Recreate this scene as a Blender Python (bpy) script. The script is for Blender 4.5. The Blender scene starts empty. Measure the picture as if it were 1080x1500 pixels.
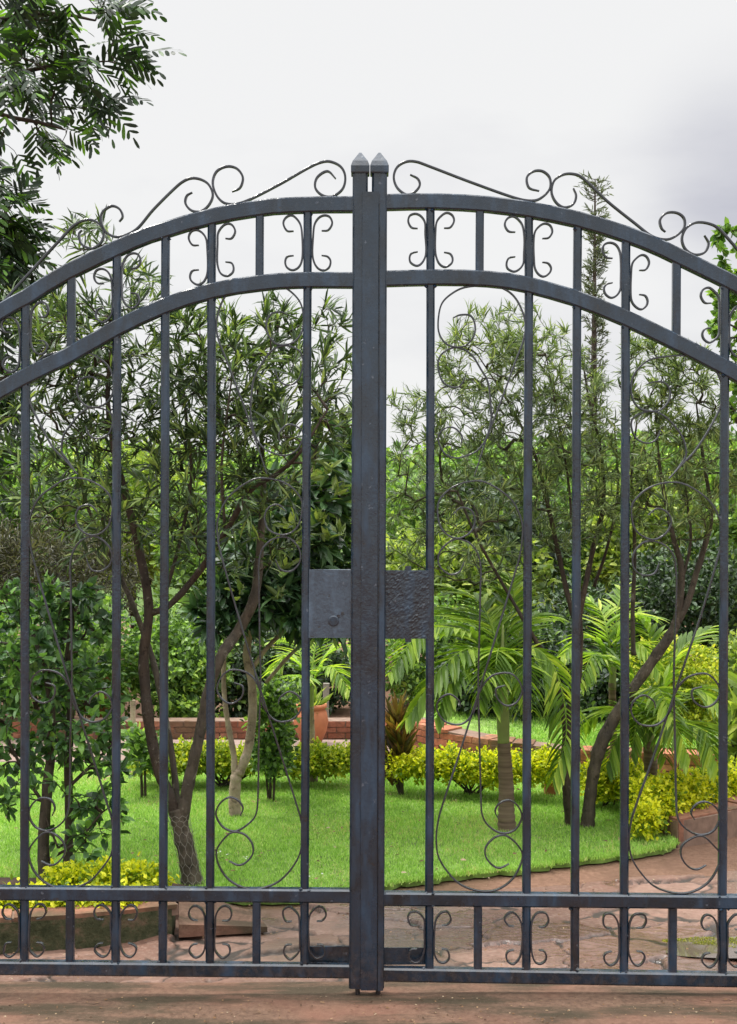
import bpy, math, random
import numpy as np
from mathutils import Vector

R = math.radians
rng = np.random.default_rng(11)
random.seed(11)
sc = bpy.context.scene
C = sc.collection

# ------------------------------------------------------------------ camera
EYE = 1.765         # eye height
DG = 5.0            # camera to gate
FPX = 2000.0        # focal length in photo pixels (1080 x 1500)
cam_data = bpy.data.cameras.new("camera")
cam = bpy.data.objects.new("camera", cam_data)
C.objects.link(cam)
cam.location = (0, -DG, EYE)
cam.rotation_euler = (R(90), 0, 0)
cam_data.sensor_fit = 'VERTICAL'
cam_data.sensor_height = 36
cam_data.lens = 36 * FPX / 1500
cam_data.clip_start = 0.05
cam_data.clip_end = 3000
sc.camera = cam

# ------------------------------------------------------------------ sky and sun
SUN_DIR = Vector((-0.34, 0.16, 0.92)).normalized()     # towards the sun
w = bpy.data.worlds.new("World"); sc.world = w
w.use_nodes = True
nt = w.node_tree; nt.nodes.clear()
N = nt.nodes.new; Lk = nt.links.new
out = N('ShaderNodeOutputWorld'); bg = N('ShaderNodeBackground'); bg.inputs[1].default_value = 0.10
sky = N('ShaderNodeTexSky'); sky.sky_type = 'NISHITA'; sky.sun_disc = False
sky.sun_elevation = math.asin(SUN_DIR.z); sky.sun_rotation = math.atan2(SUN_DIR.x, SUN_DIR.y)
tc = N('ShaderNodeTexCoord'); sep = N('ShaderNodeSeparateXYZ'); Lk(tc.outputs['Generated'], sep.inputs[0])
# overcast dome; overhead part boosted far above the visible horizon to light the scene
mr = N('ShaderNodeMapRange'); mr.inputs[1].default_value = 0.36; mr.inputs[2].default_value = 1.0
mr.inputs[3].default_value = 6.15; mr.inputs[4].default_value = 30.0
Lk(sep.outputs['Z'], mr.inputs[0])
mp = N('ShaderNodeMapping'); mp.inputs['Scale'].default_value = (1, 1, 2.6); mp.inputs['Location'].default_value = (0.3, 0.1, 0.0)
Lk(tc.outputs['Generated'], mp.inputs[0])
nz = N('ShaderNodeTexNoise'); nz.inputs['Scale'].default_value = 3.4; nz.inputs['Detail'].default_value = 5; nz.inputs['Roughness'].default_value = 0.5
Lk(mp.outputs[0], nz.inputs['Vector'])
# one heavier grey cloud bank to the right
vd = N('ShaderNodeVectorMath'); vd.operation = 'DISTANCE'; vd.inputs[1].default_value = (0.262, 0.94, 0.235)
Lk(tc.outputs['Generated'], vd.inputs[0])
m1 = N('ShaderNodeMapRange'); m1.interpolation_type = 'SMOOTHSTEP'
m1.inputs[1].default_value = 0.0; m1.inputs[2].default_value = 0.11; m1.inputs[3].default_value = 0.56; m1.inputs[4].default_value = 0.0
Lk(vd.outputs['Value'], m1.inputs[0])
m2 = N('ShaderNodeMapRange'); m2.inputs[1].default_value = 0.50; m2.inputs[2].default_value = 0.75; m2.inputs[3].default_value = 0.0; m2.inputs[4].default_value = 0.27
Lk(nz.outputs['Fac'], m2.inputs[0])
m3 = N('ShaderNodeMath'); m3.operation = 'MULTIPLY'; 
m4 = N('ShaderNodeMapRange'); m4.inputs[1].default_value = 0.3; m4.inputs[2].default_value = 0.62; m4.inputs[3].default_value = 0.45; m4.inputs[4].default_value = 1.25
Lk(nz.outputs['Fac'], m4.inputs[0]); Lk(m1.outputs[0], m3.inputs[0]); Lk(m4.outputs[0], m3.inputs[1])
ad = N('ShaderNodeMath'); ad.operation = 'ADD'; ad.use_clamp = True
Lk(m3.outputs[0], ad.inputs[0]); Lk(m2.outputs[0], ad.inputs[1])
cl = N('ShaderNodeMix'); cl.data_type = 'RGBA'
cl.inputs['A'].default_value = (1.0, 1.0, 1.0, 1); cl.inputs['B'].default_value = (0.40, 0.41, 0.53, 1)
Lk(ad.outputs[0], cl.inputs['Factor'])
ml = N('ShaderNodeVectorMath'); ml.operation = 'SCALE'
Lk(cl.outputs['Result'], ml.inputs[0]); Lk(mr.outputs[0], ml.inputs['Scale'])
mx = N('ShaderNodeMix'); mx.data_type = 'RGBA'; mx.inputs['Factor'].default_value = 0.975
Lk(sky.outputs[0], mx.inputs['A']); Lk(ml.outputs[0], mx.inputs['B'])
Lk(mx.outputs['Result'], bg.inputs[0]); Lk(bg.outputs[0], out.inputs[0])

sl = bpy.data.lights.new("sun", 'SUN'); sl.energy = 2.0; sl.angle = R(7); sl.color = (1, 0.96, 0.88)
so = bpy.data.objects.new("sun", sl); C.objects.link(so)
so.rotation_euler = SUN_DIR.to_track_quat('Z', 'Y').to_euler()
so.location = (0, 0, 30)

sc.view_settings.view_transform = 'Standard'
sc.view_settings.look = 'None'
sc.view_settings.exposure = 0.55
sc.view_settings.gamma = 1.0
sc.render.engine = 'CYCLES'
sc.cycles.use_denoising = True
sc.cycles.max_bounces = 8
sc.cycles.transparent_max_bounces = 8
sc.cycles.sample_clamp_indirect = 6

# ------------------------------------------------------------------ coordinates traced from the photo, placed at their own distance
def P(px, py, d):
    return np.array(((px - 540) / FPX * d, d - DG, EYE - (py - 750) / FPX * d))
def gd(py, z=0.0):
    return (EYE - z) * FPX / (py - 750)
def PG(px, py, z=0.0):
    return P(px, py, gd(py, z))
def g(px, py):
    return ((px - 540) / 400.0, EYE - (py - 750) / 400.0)

# ------------------------------------------------------------------ materials
def new_mat(name):
    m = bpy.data.materials.new(name); m.use_nodes = True
    t = m.node_tree; t.nodes.clear()
    o = t.nodes.new('ShaderNodeOutputMaterial')
    return m, t, o
def ramp(t, fac, stops):
    r = t.nodes.new('ShaderNodeValToRGB')
    e = r.color_ramp.elements
    while len(e) < len(stops): e.new(0.5)
    for i, (p, c) in enumerate(stops):
        e[i].position = p; e[i].color = (*c, 1)
    t.links.new(fac, r.inputs[0])
    return r.outputs[0]
def noise(t, scale, detail=4, rough=0.55, stretch=None, coord='Object'):
    c = t.nodes.new('ShaderNodeTexCoord'); n = t.nodes.new('ShaderNodeTexNoise')
    n.inputs['Scale'].default_value = scale; n.inputs['Detail'].default_value = detail; n.inputs['Roughness'].default_value = rough
    src = c.outputs[coord]
    if stretch:
        mpn = t.nodes.new('ShaderNodeMapping'); mpn.inputs['Scale'].default_value = stretch
        t.links.new(src, mpn.inputs[0]); src = mpn.outputs[0]
    t.links.new(src, n.inputs['Vector'])
    return n.outputs['Fac']
def bump(t, h, strength, dist=0.01, prev=None):
    b = t.nodes.new('ShaderNodeBump'); b.inputs['Strength'].default_value = strength; b.inputs['Distance'].default_value = dist
    t.links.new(h, b.inputs['Height'])
    if prev is not None: t.links.new(prev, b.inputs['Normal'])
    return b.outputs[0]
def mixc(t, f, a, b, mode='MIX'):
    m = t.nodes.new('ShaderNodeMix'); m.data_type = 'RGBA'; m.blend_type = mode
    for s, v in (('Factor', f), ('A', a), ('B', b)):
        if hasattr(v, 'is_linked') or isinstance(v, bpy.types.NodeSocket): t.links.new(v, m.inputs[s])
        elif s == 'Factor': m.inputs[s].default_value = v
        else: m.inputs[s].default_value = (*v, 1)
    return m.outputs['Result']
def maprange(t, v, a, b, c, d, smooth=False):
    m = t.nodes.new('ShaderNodeMapRange')
    if smooth: m.interpolation_type = 'SMOOTHSTEP'
    for i, x in enumerate((a, b, c, d)): m.inputs[i + 1].default_value = x
    t.links.new(v, m.inputs[0])
    return m.outputs[0]
def principled(t, o, col, rough=0.6, spec=0.5, normal=None, metallic=0.0):
    p = t.nodes.new('ShaderNodeBsdfPrincipled')
    for s, v in (('Base Color', col), ('Roughness', rough), ('Specular IOR Level', spec), ('Metallic', metallic)):
        if isinstance(v, bpy.types.NodeSocket): t.links.new(v, p.inputs[s])
        elif s == 'Base Color': p.inputs[s].default_value = (*v, 1)
        else: p.inputs[s].default_value = v
    if normal is not None: t.links.new(normal, p.inputs['Normal'])
    if o is not None: t.links.new(p.outputs[0], o.inputs[0])
    return p

def leaf_mat(name, stops, trans=0.35, rough=0.42, spec=0.45, tcol=None, clump=1.2):
    m, t, o = new_mat(name)
    geo = t.nodes.new('ShaderNodeNewGeometry')
    n = noise(t, clump, 2)
    s = t.nodes.new('ShaderNodeMath'); s.operation = 'MULTIPLY_ADD'
    t.links.new(n, s.inputs[0]); s.inputs[1].default_value = 0.9; s.inputs[2].default_value = -0.45
    a = t.nodes.new('ShaderNodeMath'); a.operation = 'ADD'; a.use_clamp = True
    t.links.new(geo.outputs['Random Per Island'], a.inputs[0]); t.links.new(s.outputs[0], a.inputs[1])
    col = ramp(t, a.outputs[0], stops)
    p = principled(t, None, col, rough, spec)
    tr = t.nodes.new('ShaderNodeBsdfTranslucent')
    tm = mixc(t, 1.0, col, tcol or (1.5, 1.6, 0.7), 'MULTIPLY'); t.links.new(tm, tr.inputs[0])
    ms = t.nodes.new('ShaderNodeMixShader'); ms.inputs[0].default_value = trans
    t.links.new(p.outputs[0], ms.inputs[1]); t.links.new(tr.outputs[0], ms.inputs[2]); t.links.new(ms.outputs[0], o.inputs[0])
    return m
def bark_mat(name, a, b, scale=30, stretch=(1, 1, 0.3), bs=0.7):
    m, t, o = new_mat(name)
    n1 = noise(t, scale, 5, 0.65, stretch); n2 = noise(t, 5, 3)
    c = ramp(t, n1, [(0.3, a), (0.7, b)])
    c = mixc(t, maprange(t, n2, 0.45, 0.65, 0, 0.6), c, tuple(0.5 * (x + 0.05) for x in a))
    n5 = noise(t, 17, 4, 0.7)
    c = mixc(t, maprange(t, n5, 0.60, 0.66, 0, 0.55), c, (0.24, 0.22, 0.17))
    c = mixc(t, maprange(t, n5, 0.42, 0.36, 0, 0.6), c, tuple(0.35 * x for x in a))
    principled(t, o, c, 0.85, 0.25, bump(t, n5, 0.6, 0.02, bump(t, n1, bs, 0.012)))
    return m
def iron_mat(name, fine=0.25, coarse=0.0, base=((0.001, 0.005, 0.010), (0.006, 0.025, 0.052)), spec=0.9):
    m, t, o = new_mat(name)
    n1 = noise(t, 5, 6, 0.7); n2 = noise(t, 90, 3, 0.6); n3 = noise(t, 38, 5, 0.6); n4 = noise(t, 16, 3, 0.6, (1, 1, 0.25))
    c = ramp(t, n1, [(0.32, base[0]), (0.68, base[1])])
    c = mixc(t, maprange(t, n4, 0.52, 0.68, 0, 0.55), c, tuple(x * 1.9 for x in base[1]))
    c = mixc(t, maprange(t, n3, 0.67, 0.71, 0, 0.7), c, (0.10, 0.12, 0.155))     # worn, chalky specks
    c = mixc(t, maprange(t, n3, 0.35, 0.30, 0, 0.8), c, (0.012, 0.010, 0.009))
    gp_ = t.nodes.new('ShaderNodeNewGeometry'); sz_ = t.nodes.new('ShaderNodeSeparateXYZ'); t.links.new(gp_.outputs['Position'], sz_.inputs[0])
    mud = t.nodes.new('ShaderNodeMath'); mud.operation = 'MULTIPLY'   # dried splashes of red earth low down
    t.links.new(maprange(t, sz_.outputs['Z'], 0.0, 0.30, 0.32, 0.0), mud.inputs[0]); t.links.new(maprange(t, n3, 0.44, 0.60, 0, 1), mud.inputs[1])
    c = mixc(t, mud.outputs[0], c, (0.095, 0.062, 0.045))
    rg = maprange(t, n4, 0.3, 0.7, 0.13, 0.40)
    nn = bump(t, n2, fine, 0.004)
    nn = bump(t, n4, 0.5, 0.014, nn)
    if coarse: nn = bump(t, n3, coarse, 0.012, nn)
    principled(t, o, c, rg, spec, nn)
    return m

M = {}
M['iron'] = iron_mat('painted_iron')
M['iron_rough'] = iron_mat('hammered_iron', 0.4, 0.45)
M['iron_plate'] = iron_mat('plate_iron', 0.3, 0.18, ((0.022, 0.040, 0.064), (0.040, 0.066, 0.100)))
M['scroll'] = iron_mat('scroll_iron', 0.2, 0.0, ((0.006, 0.008, 0.012), (0.022, 0.027, 0.038)))
def plain(name, col, rough=0.7, var=0.3, scale=20):
    m, t, o = new_mat(name)
    n = noise(t, scale, 4)
    c = ramp(t, n, [(0.3, tuple(x * (1 - var) for x in col)), (0.7, tuple(x * (1 + var) for x in col))])
    principled(t, o, c, rough, 0.35, bump(t, n, 0.3, 0.01))
    return m
M['wire'] = plain('galvanised_wire', (0.22, 0.20, 0.17), 0.6)
M['bark_dark'] = bark_mat('dark_bark', (0.028, 0.020, 0.014), (0.085, 0.062, 0.045))
M['bark_brown'] = bark_mat('brown_bark', (0.038, 0.032, 0.023), (0.120, 0.096, 0.070))
M['bark_pale'] = bark_mat('pale_bark', (0.22, 0.16, 0.11), (0.46, 0.37, 0.28), 22, (1, 1, 0.8), 0.4)
M['twig'] = bark_mat('twig_bark', (0.045, 0.040, 0.028), (0.12, 0.105, 0.07), 40)
M['oleander'] = leaf_mat('oleander_leaf', [(0.0, (0.019, 0.035, 0.019)), (0.5, (0.056, 0.096, 0.037)), (0.82, (0.134, 0.212, 0.066)), (1.0, (0.296, 0.381, 0.112))], 0.28)
M['willowy'] = leaf_mat('fine_olive_leaf', [(0.0, (0.048, 0.074, 0.031)), (0.5, (0.116, 0.171, 0.066)), (0.85, (0.218, 0.290, 0.113)), (1.0, (0.380, 0.437, 0.185))], 0.32)
M['feather'] = leaf_mat('feathery_leaf', [(0.0, (0.012, 0.022, 0.014)), (0.65, (0.022, 0.046, 0.018)), (0.87, (0.05, 0.12, 0.02)), (1.0, (0.16, 0.34, 0.03))], 0.28, clump=2.5)
M['mango'] = leaf_mat('dark_glossy_leaf', [(0.0, (0.017, 0.040, 0.020)), (0.55, (0.045, 0.100, 0.040)), (0.88, (0.103, 0.198, 0.083)), (1.0, (0.276, 0.432, 0.099))], 0.18, 0.3, 0.5)
M['lime_whorl'] = leaf_mat('young_lime_leaf', [(0.0, (0.09, 0.14, 0.04)), (1.0, (0.26, 0.32, 0.10))], 0.35)
M['holly'] = leaf_mat('bush_leaf', [(0.0, (0.028, 0.068, 0.026)), (0.5, (0.070, 0.154, 0.046)), (0.85, (0.148, 0.306, 0.073)), (1.0, (0.317, 0.576, 0.109))], 0.28, 0.35, 0.5)
M['mid'] = leaf_mat('mid_green_leaf', [(0.0, (0.048, 0.094, 0.029)), (0.5, (0.121, 0.220, 0.053)), (0.85, (0.243, 0.406, 0.083)), (1.0, (0.444, 0.617, 0.115))], 0.35)
M['bright'] = leaf_mat('bright_green_leaf', [(0.0, (0.085, 0.141, 0.032)), (0.5, (0.209, 0.303, 0.057)), (1.0, (0.462, 0.539, 0.114))], 0.4)
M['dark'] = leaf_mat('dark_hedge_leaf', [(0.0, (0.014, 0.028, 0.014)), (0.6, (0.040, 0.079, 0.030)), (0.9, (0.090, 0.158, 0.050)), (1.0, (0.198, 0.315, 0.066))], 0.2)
M['brownish'] = leaf_mat('dull_brown_leaf', [(0.0, (0.026, 0.026, 0.017)), (0.6, (0.072, 0.072, 0.042)), (1.0, (0.168, 0.168, 0.090))], 0.2)
M['gold'] = leaf_mat('golden_hedge_leaf', [(0.0, (0.105, 0.200, 0.015)), (0.3, (0.399, 0.483, 0.020)), (0.75, (0.777, 0.777, 0.030)), (1.0, (0.850, 0.850, 0.080))], 0.45, 0.5, 0.3, (1.2, 1.2, 0.6), 4)
M['gold_green'] = leaf_mat('lime_hedge_leaf', [(0.0, (0.12, 0.20, 0.02)), (0.5, (0.34, 0.44, 0.035)), (1.0, (0.68, 0.68, 0.07))], 0.42, 0.5, 0.3, (1.2, 1.2, 0.6), 4)
M['palm'] = leaf_mat('palm_leaf', [(0.0, (0.069, 0.135, 0.020)), (0.5, (0.184, 0.302, 0.040)), (0.85, (0.370, 0.492, 0.071)), (1.0, (0.554, 0.627, 0.111))], 0.42, 0.50, 0.4, clump=3)
M['palm_lime'] = leaf_mat('palm_lime_leaf', [(0.0, (0.103, 0.198, 0.030)), (0.5, (0.276, 0.418, 0.065)), (1.0, (0.575, 0.638, 0.130))], 0.42, 0.50, 0.4, clump=3)
M['redplant'] = leaf_mat('bronze_leaf', [(0.0, (0.045, 0.04, 0.012)), (0.4, (0.13, 0.10, 0.025)), (0.75, (0.24, 0.11, 0.035)), (1.0, (0.30, 0.27, 0.06))], 0.3)
M['conifer'] = leaf_mat('conifer_needle', [(0.0, (0.07, 0.09, 0.06)), (0.6, (0.13, 0.16, 0.10)), (1.0, (0.20, 0.24, 0.13))], 0.2)  # distance haze put into the needle colour, lighter and greyer
M['grass'] = leaf_mat('lawn_blade', [(0.0, (0.168, 0.328, 0.048)), (0.45, (0.315, 0.537, 0.100)), (0.85, (0.452, 0.655, 0.162)), (0.97, (0.609, 0.701, 0.266)), (1.0, (0.609, 0.531, 0.266))], 0.35, 0.5, 0.3, (1.2, 1.3, 0.7), 1.6)
M['fresh'] = leaf_mat('fresh_green_leaf', [(0.0, (0.05, 0.115, 0.025)), (0.5, (0.125, 0.235, 0.045)), (1.0, (0.27, 0.41, 0.09))], 0.4)
M['mossy'] = leaf_mat('yellow_moss', [(0.0, (0.10, 0.13, 0.015)), (0.6, (0.26, 0.28, 0.02)), (1.0, (0.45, 0.42, 0.04))], 0.2, clump=9)  # colour of reflected foliage, painted onto the blades at the puddle
M['white_petal'] = plain('white_petal', (0.75, 0.75, 0.72))

def brick_mat(name, stops):
    m, t, o = new_mat(name)
    geo = t.nodes.new('ShaderNodeNewGeometry')
    c = ramp(t, geo.outputs['Random Per Island'], stops)
    n = noise(t, 25, 5, 0.65); n2 = noise(t, 3, 3)
    c = mixc(t, maprange(t, n, 0.42, 0.66, 0, 0.7), c, (0.12, 0.055, 0.035))
    c = mixc(t, maprange(t, n2, 0.48, 0.62, 0, 0.7), c, (0.075, 0.07, 0.04))
    principled(t, o, c, 0.85, 0.3, bump(t, n, 0.6, 0.01))
    return m
M['brick'] = brick_mat('red_brick', [(0.0, (0.22, 0.075, 0.045)), (0.5, (0.34, 0.125, 0.075)), (1.0, (0.43, 0.18, 0.11))])
M['brick_orange'] = brick_mat('orange_brick', [(0.0, (0.34, 0.11, 0.055)), (0.5, (0.46, 0.16, 0.085)), (1.0, (0.52, 0.21, 0.12))])
M['brick_brown'] = brick_mat('weathered_brick', [(0.0, (0.19, 0.085, 0.055)), (0.5, (0.27, 0.12, 0.075)), (1.0, (0.33, 0.16, 0.10))])
M['mortar'] = plain('mortar', (0.20, 0.13, 0.095))
M['terracotta'] = plain('terracotta', (0.42, 0.15, 0.07), 0.7, 0.2, 8)
M['soil'] = plain('soil', (0.06, 0.038, 0.025), 0.95, 0.4, 12)
M['thatch'] = plain('lawn_thatch', (0.17, 0.265, 0.062), 0.95, 0.45, 14)
M['white_wood'] = plain('pale_wood', (0.24, 0.22, 0.18), 0.8, 0.2)
M['grey_metal'] = plain('grey_metal', (0.30, 0.33, 0.36), 0.5, 0.15)
M['path'] = plain('pink_gravel_path', (0.25, 0.18, 0.15), 0.95, 0.25, 14)

def ground_mat():
    m, t, o = new_mat('red_earth')
    n1 = noise(t, 0.25, 3); n2 = noise(t, 30, 5, 0.7); n3 = noise(t, 2.0, 4)
    c = ramp(t, n2, [(0.25, (0.13, 0.07, 0.045)), (0.75, (0.27, 0.16, 0.11))])
    c = mixc(t, maprange(t, n3, 0.45, 0.62, 0, 0.7), c, (0.105, 0.062, 0.040))
    c = mixc(t, maprange(t, n1, 0.5, 0.7, 0.0, 0.3), c, (0.05, 0.09, 0.02))
    principled(t, o, c, 0.95, 0.2, bump(t, n2, 0.6, 0.02))
    return m
M['earth'] = ground_mat()
def hill_mat():
    m, t, o = new_mat('green_hillside')
    n1 = noise(t, 0.12, 4); n2 = noise(t, 1.4, 5, 0.7)
    c = ramp(t, n2, [(0.3, (0.06, 0.10, 0.03)), (0.7, (0.14, 0.20, 0.06))])
    c = mixc(t, maprange(t, n1, 0.45, 0.6, 0, 0.7), c, (0.09, 0.15, 0.04))
    principled(t, o, c, 0.95, 0.2, bump(t, n2, 1.0, 0.4))
    return m
M['hill'] = hill_mat()
def paving_mat():
    m, t, o = new_mat('wet_stone_paving')
    at_ = t.nodes.new('ShaderNodeAttribute'); at_.attribute_name = 'stone'
    aj = t.nodes.new('ShaderNodeAttribute'); aj.attribute_name = 'joint'
    n1 = noise(t, 14, 6, 0.7); n2 = noise(t, 1.1, 4, 0.6); n3 = noise(t, 70, 3, 0.6); n4 = noise(t, 0.9, 3)
    c = ramp(t, at_.outputs['Fac'], [(0.0, (0.11, 0.052, 0.034)), (0.5, (0.18, 0.089, 0.060)), (1.0, (0.27, 0.160, 0.120))])
    c = mixc(t, maprange(t, n1, 0.35, 0.7, 0.0, 0.8), c, (0.13, 0.072, 0.048))
    c = mixc(t, maprange(t, n3, 0.5, 0.75, 0.0, 0.5), c, (0.32, 0.23, 0.18))
    c = mixc(t, maprange(t, n4, 0.50, 0.66, 0.0, 0.6), c, (0.070, 0.056, 0.034))
    c = mixc(t, aj.outputs['Fac'], c, (0.030, 0.021, 0.014))
    gp_ = t.nodes.new('ShaderNodeNewGeometry'); dw = t.nodes.new('ShaderNodeVectorMath'); dw.operation = 'DISTANCE'
    sc_ = t.nodes.new('ShaderNodeVectorMath'); sc_.operation = 'MULTIPLY'; sc_.inputs[1].default_value = (0.75, 1.5, 0)
    t.links.new(gp_.outputs['Position'], sc_.inputs[0]); t.links.new(sc_.outputs[0], dw.inputs[0]); dw.inputs[1].default_value = (1.25 * .75, 0.45 * 1.5, 0)
    near = maprange(t, dw.outputs['Value'], 0.1, 1.2, 0.26, 0.0, True)
    sm = t.nodes.new('ShaderNodeMath'); sm.operation = 'ADD'; t.links.new(n2, sm.inputs[0]); t.links.new(near, sm.inputs[1])
    s2 = t.nodes.new('ShaderNodeMath'); s2.operation = 'MULTIPLY_ADD'; t.links.new(n1, s2.inputs[0]); s2.inputs[1].default_value = 0.14; t.links.new(sm.outputs[0], s2.inputs[2])
    wet = maprange(t, s2.outputs[0], 0.59, 0.67, 0, 1, True)
    c = mixc(t, wet, c, mixc(t, 1.0, c, (0.72, 0.70, 0.72), 'MULTIPLY'))
    principled(t, o, c, maprange(t, wet, 0, 1, 0.62, 0.15), 0.55, bump(t, n3, 0.25, 0.004, bump(t, n1, 0.4, 0.012)))
    return m
M['paving'] = paving_mat()
def apron_mat():
    m, t, o = new_mat('worn_brown_concrete')
    n1 = noise(t, 3.2, 5, 0.6, (0.55, 2.2, 1)); n2 = noise(t, 45, 6, 0.75); n3 = noise(t, 160, 3); n5 = noise(t, 1.7, 3)
    c = ramp(t, n2, [(0.25, (0.070, 0.040, 0.026)), (0.75, (0.235, 0.142, 0.096))])
    c = mixc(t, maprange(t, n5, 0.45, 0.62, 0, 0.55), c, (0.25, 0.115, 0.078))
    c = mixc(t, maprange(t, n1, 0.46, 0.60, 0, 0.8), c, (0.040, 0.036, 0.020))
    c = mixc(t, maprange(t, n3, 0.66, 0.72, 0, 0.7), c, (0.26, 0.20, 0.15))
    principled(t, o, c, 0.85, 0.3, bump(t, n2, 0.7, 0.008))
    return m
M['apron'] = apron_mat()
def puddle_mat():
    m, t, o = new_mat('puddle_water')
    n = noise(t, 6, 2)
    principled(t, o, (0.10, 0.075, 0.06), 0.03, 0.6, bump(t, n, 0.03, 0.01))
    return m
M['puddle'] = puddle_mat()
def moss_mat():
    m, t, o = new_mat('mossy_concrete')
    n1 = noise(t, 14, 5, 0.7); n2 = noise(t, 60, 4, 0.7)
    c = ramp(t, n1, [(0.34, (0.030, 0.038, 0.018)), (0.52, (0.075, 0.080, 0.042)), (0.70, (0.17, 0.115, 0.078))])
    principled(t, o, c, 0.95, 0.2, bump(t, n2, 0.8, 0.012))
    return m
M['moss'] = moss_mat()
def palm_trunk_mat():
    m, t, o = new_mat('ringed_palm_trunk')
    n1 = noise(t, 20, 4); n2 = noise(t, 6, 3, 0.5, (0.4, 0.4, 7.0))
    c = ramp(t, n2, [(0.3, (0.075, 0.050, 0.034)), (0.7, (0.27, 0.195, 0.14))])
    principled(t, o, c, 0.85, 0.3, bump(t, n1, 0.5, 0.01))
    return m
M['palm_trunk'] = palm_trunk_mat()
M['shaft'] = plain('green_crownshaft', (0.22, 0.27, 0.085), 0.5, 0.25, 10)
def litter_mat():
    m, t, o = new_mat('dry_leaf_litter')
    geo = t.nodes.new('ShaderNodeNewGeometry')
    c = ramp(t, geo.outputs['Random Per Island'], [(0, (0.06, 0.035, 0.02)), (0.5, (0.20, 0.11, 0.055)), (0.85, (0.28, 0.18, 0.10)), (1, (0.40, 0.33, 0.22))])
    principled(t, o, c, 0.8, 0.3)
    return m
M['litter'] = litter_mat()

# ------------------------------------------------------------------ object helpers
ORG = {}
def thing(name, label, cat, loc, group=None, kind=None):
    o = bpy.data.objects.new(name, None); C.objects.link(o)
    o.location = tuple(float(v) for v in loc); o.empty_display_size = 0.1
    o['label'] = label; o['category'] = cat
    if group: o['group'] = group
    if kind: o['kind'] = kind
    ORG[o.name] = np.array(o.location)
    return o
def tag(o, label, cat, group=None, kind=None):
    o['label'] = label; o['category'] = cat
    if group: o['group'] = group
    if kind: o['kind'] = kind
    return o
def link_mesh(name, V, flat, sizes, mat, parent=None, smooth=False):
    V = np.asarray(V, dtype=np.float64); flat = np.asarray(flat, dtype=np.int32); sizes = np.asarray(sizes, dtype=np.int32)
    org = ORG[parent.name] if parent is not None else np.zeros(3)
    if parent is None:
        lo, hi = V.min(0), V.max(0)
        org = np.array(((lo[0] + hi[0]) / 2, (lo[1] + hi[1]) / 2, lo[2]))
    V = V - org
    me = bpy.data.meshes.new(name)
    me.vertices.add(len(V)); me.vertices.foreach_set('co', V.astype(np.float32).ravel())
    me.loops.add(len(flat)); me.loops.foreach_set('vertex_index', flat)
    me.polygons.add(len(sizes))
    starts = np.concatenate(([0], np.cumsum(sizes)[:-1])).astype(np.int32)
    me.polygons.foreach_set('loop_start', starts); me.polygons.foreach_set('loop_total', sizes)
    me.polygons.foreach_set('use_smooth', np.full(len(sizes), bool(smooth)))
    me.update(calc_edges=True); me.validate()
    me.materials.append(mat)
    o = bpy.data.objects.new(name, me); C.objects.link(o)
    if parent is not None:
        o.parent = parent
    else:
        o.location = tuple(org)
    ORG[o.name] = org
    return o
class MB:
    """collects pieces into one mesh"""
    def __init__(s): s.V = []; s.F = []; s.n = 0
    def add(s, V, F):
        s.V.append(np.asarray(V, float)); s.F += [tuple(i + s.n for i in f) for f in F]; s.n += len(V)
    def box(s, lo, hi, jitter=0):
        x0, y0, z0 = lo; x1, y1, z1 = hi
        V = np.array([(x0,y0,z0),(x1,y0,z0),(x1,y1,z0),(x0,y1,z0),(x0,y0,z1),(x1,y0,z1),(x1,y1,z1),(x0,y1,z1)], float)
        if jitter: V = V + rng.normal(0, jitter, V.shape)
        s.add(V, [(0,3,2,1),(4,5,6,7),(0,1,5,4),(1,2,6,5),(2,3,7,6),(3,0,4,7)])
    def build(s, name, mat, parent=None, smooth=False):
        V = np.concatenate(s.V); flat = [i for f in s.F for i in f]
        return link_mesh(name, V, flat, [len(f) for f in s.F], mat, parent, smooth)
def catmull(pts, n=8):
    p = np.asarray(pts, float)
    p = np.vstack((2 * p[0] - p[1], p, 2 * p[-1] - p[-2]))
    o = []
    for i in range(1, len(p) - 2):
        for k in range(n):
            t = k / n
            o.append(0.5 * (2 * p[i] + (p[i+1] - p[i-1]) * t + (2*p[i-1] - 5*p[i] + 4*p[i+1] - p[i+2]) * t*t + (3*p[i] - p[i-1] - 3*p[i+1] + p[i+2]) * t**3))
    o.append(p[-2])
    return np.array(o)
def sweep(mb, path, t, w, yc=0.0, ch=0.15, taper=0):
    """rectangular bar with eased edges, bent in the gate's plane; path is (x, z)"""
    p = np.asarray(path, float); n = len(p)
    tan = np.gradient(p, axis=0); tan /= np.linalg.norm(tan, axis=1)[:, None] + 1e-9
    nor = np.stack((-tan[:, 1], tan[:, 0]), 1)
    V = []
    for i in range(n):
        k = 1.0
        if taper and (i < taper or i > n - 1 - taper): k = 0.55 + 0.45 * min(i, n - 1 - i) / taper
        a, b = t / 2 * k, w / 2; c = ch * min(t, w)
        for u, v in ((-a, -b + c), (-a + c, -b), (a - c, -b), (a, -b + c), (a, b - c), (a - c, b), (-a + c, b), (-a, b - c)):
            V.append((p[i, 0] + nor[i, 0] * u, yc + v, p[i, 1] + nor[i, 1] * u))
    F = []
    for i in range(n - 1):
        for k in range(8):
            a = i * 8 + k; b = i * 8 + (k + 1) % 8
            F.append((a, b, b + 8, a + 8))
    F.append(tuple(range(7, -1, -1))); F.append(tuple(range((n - 1) * 8, n * 8)))
    mb.add(V, F)
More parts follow.
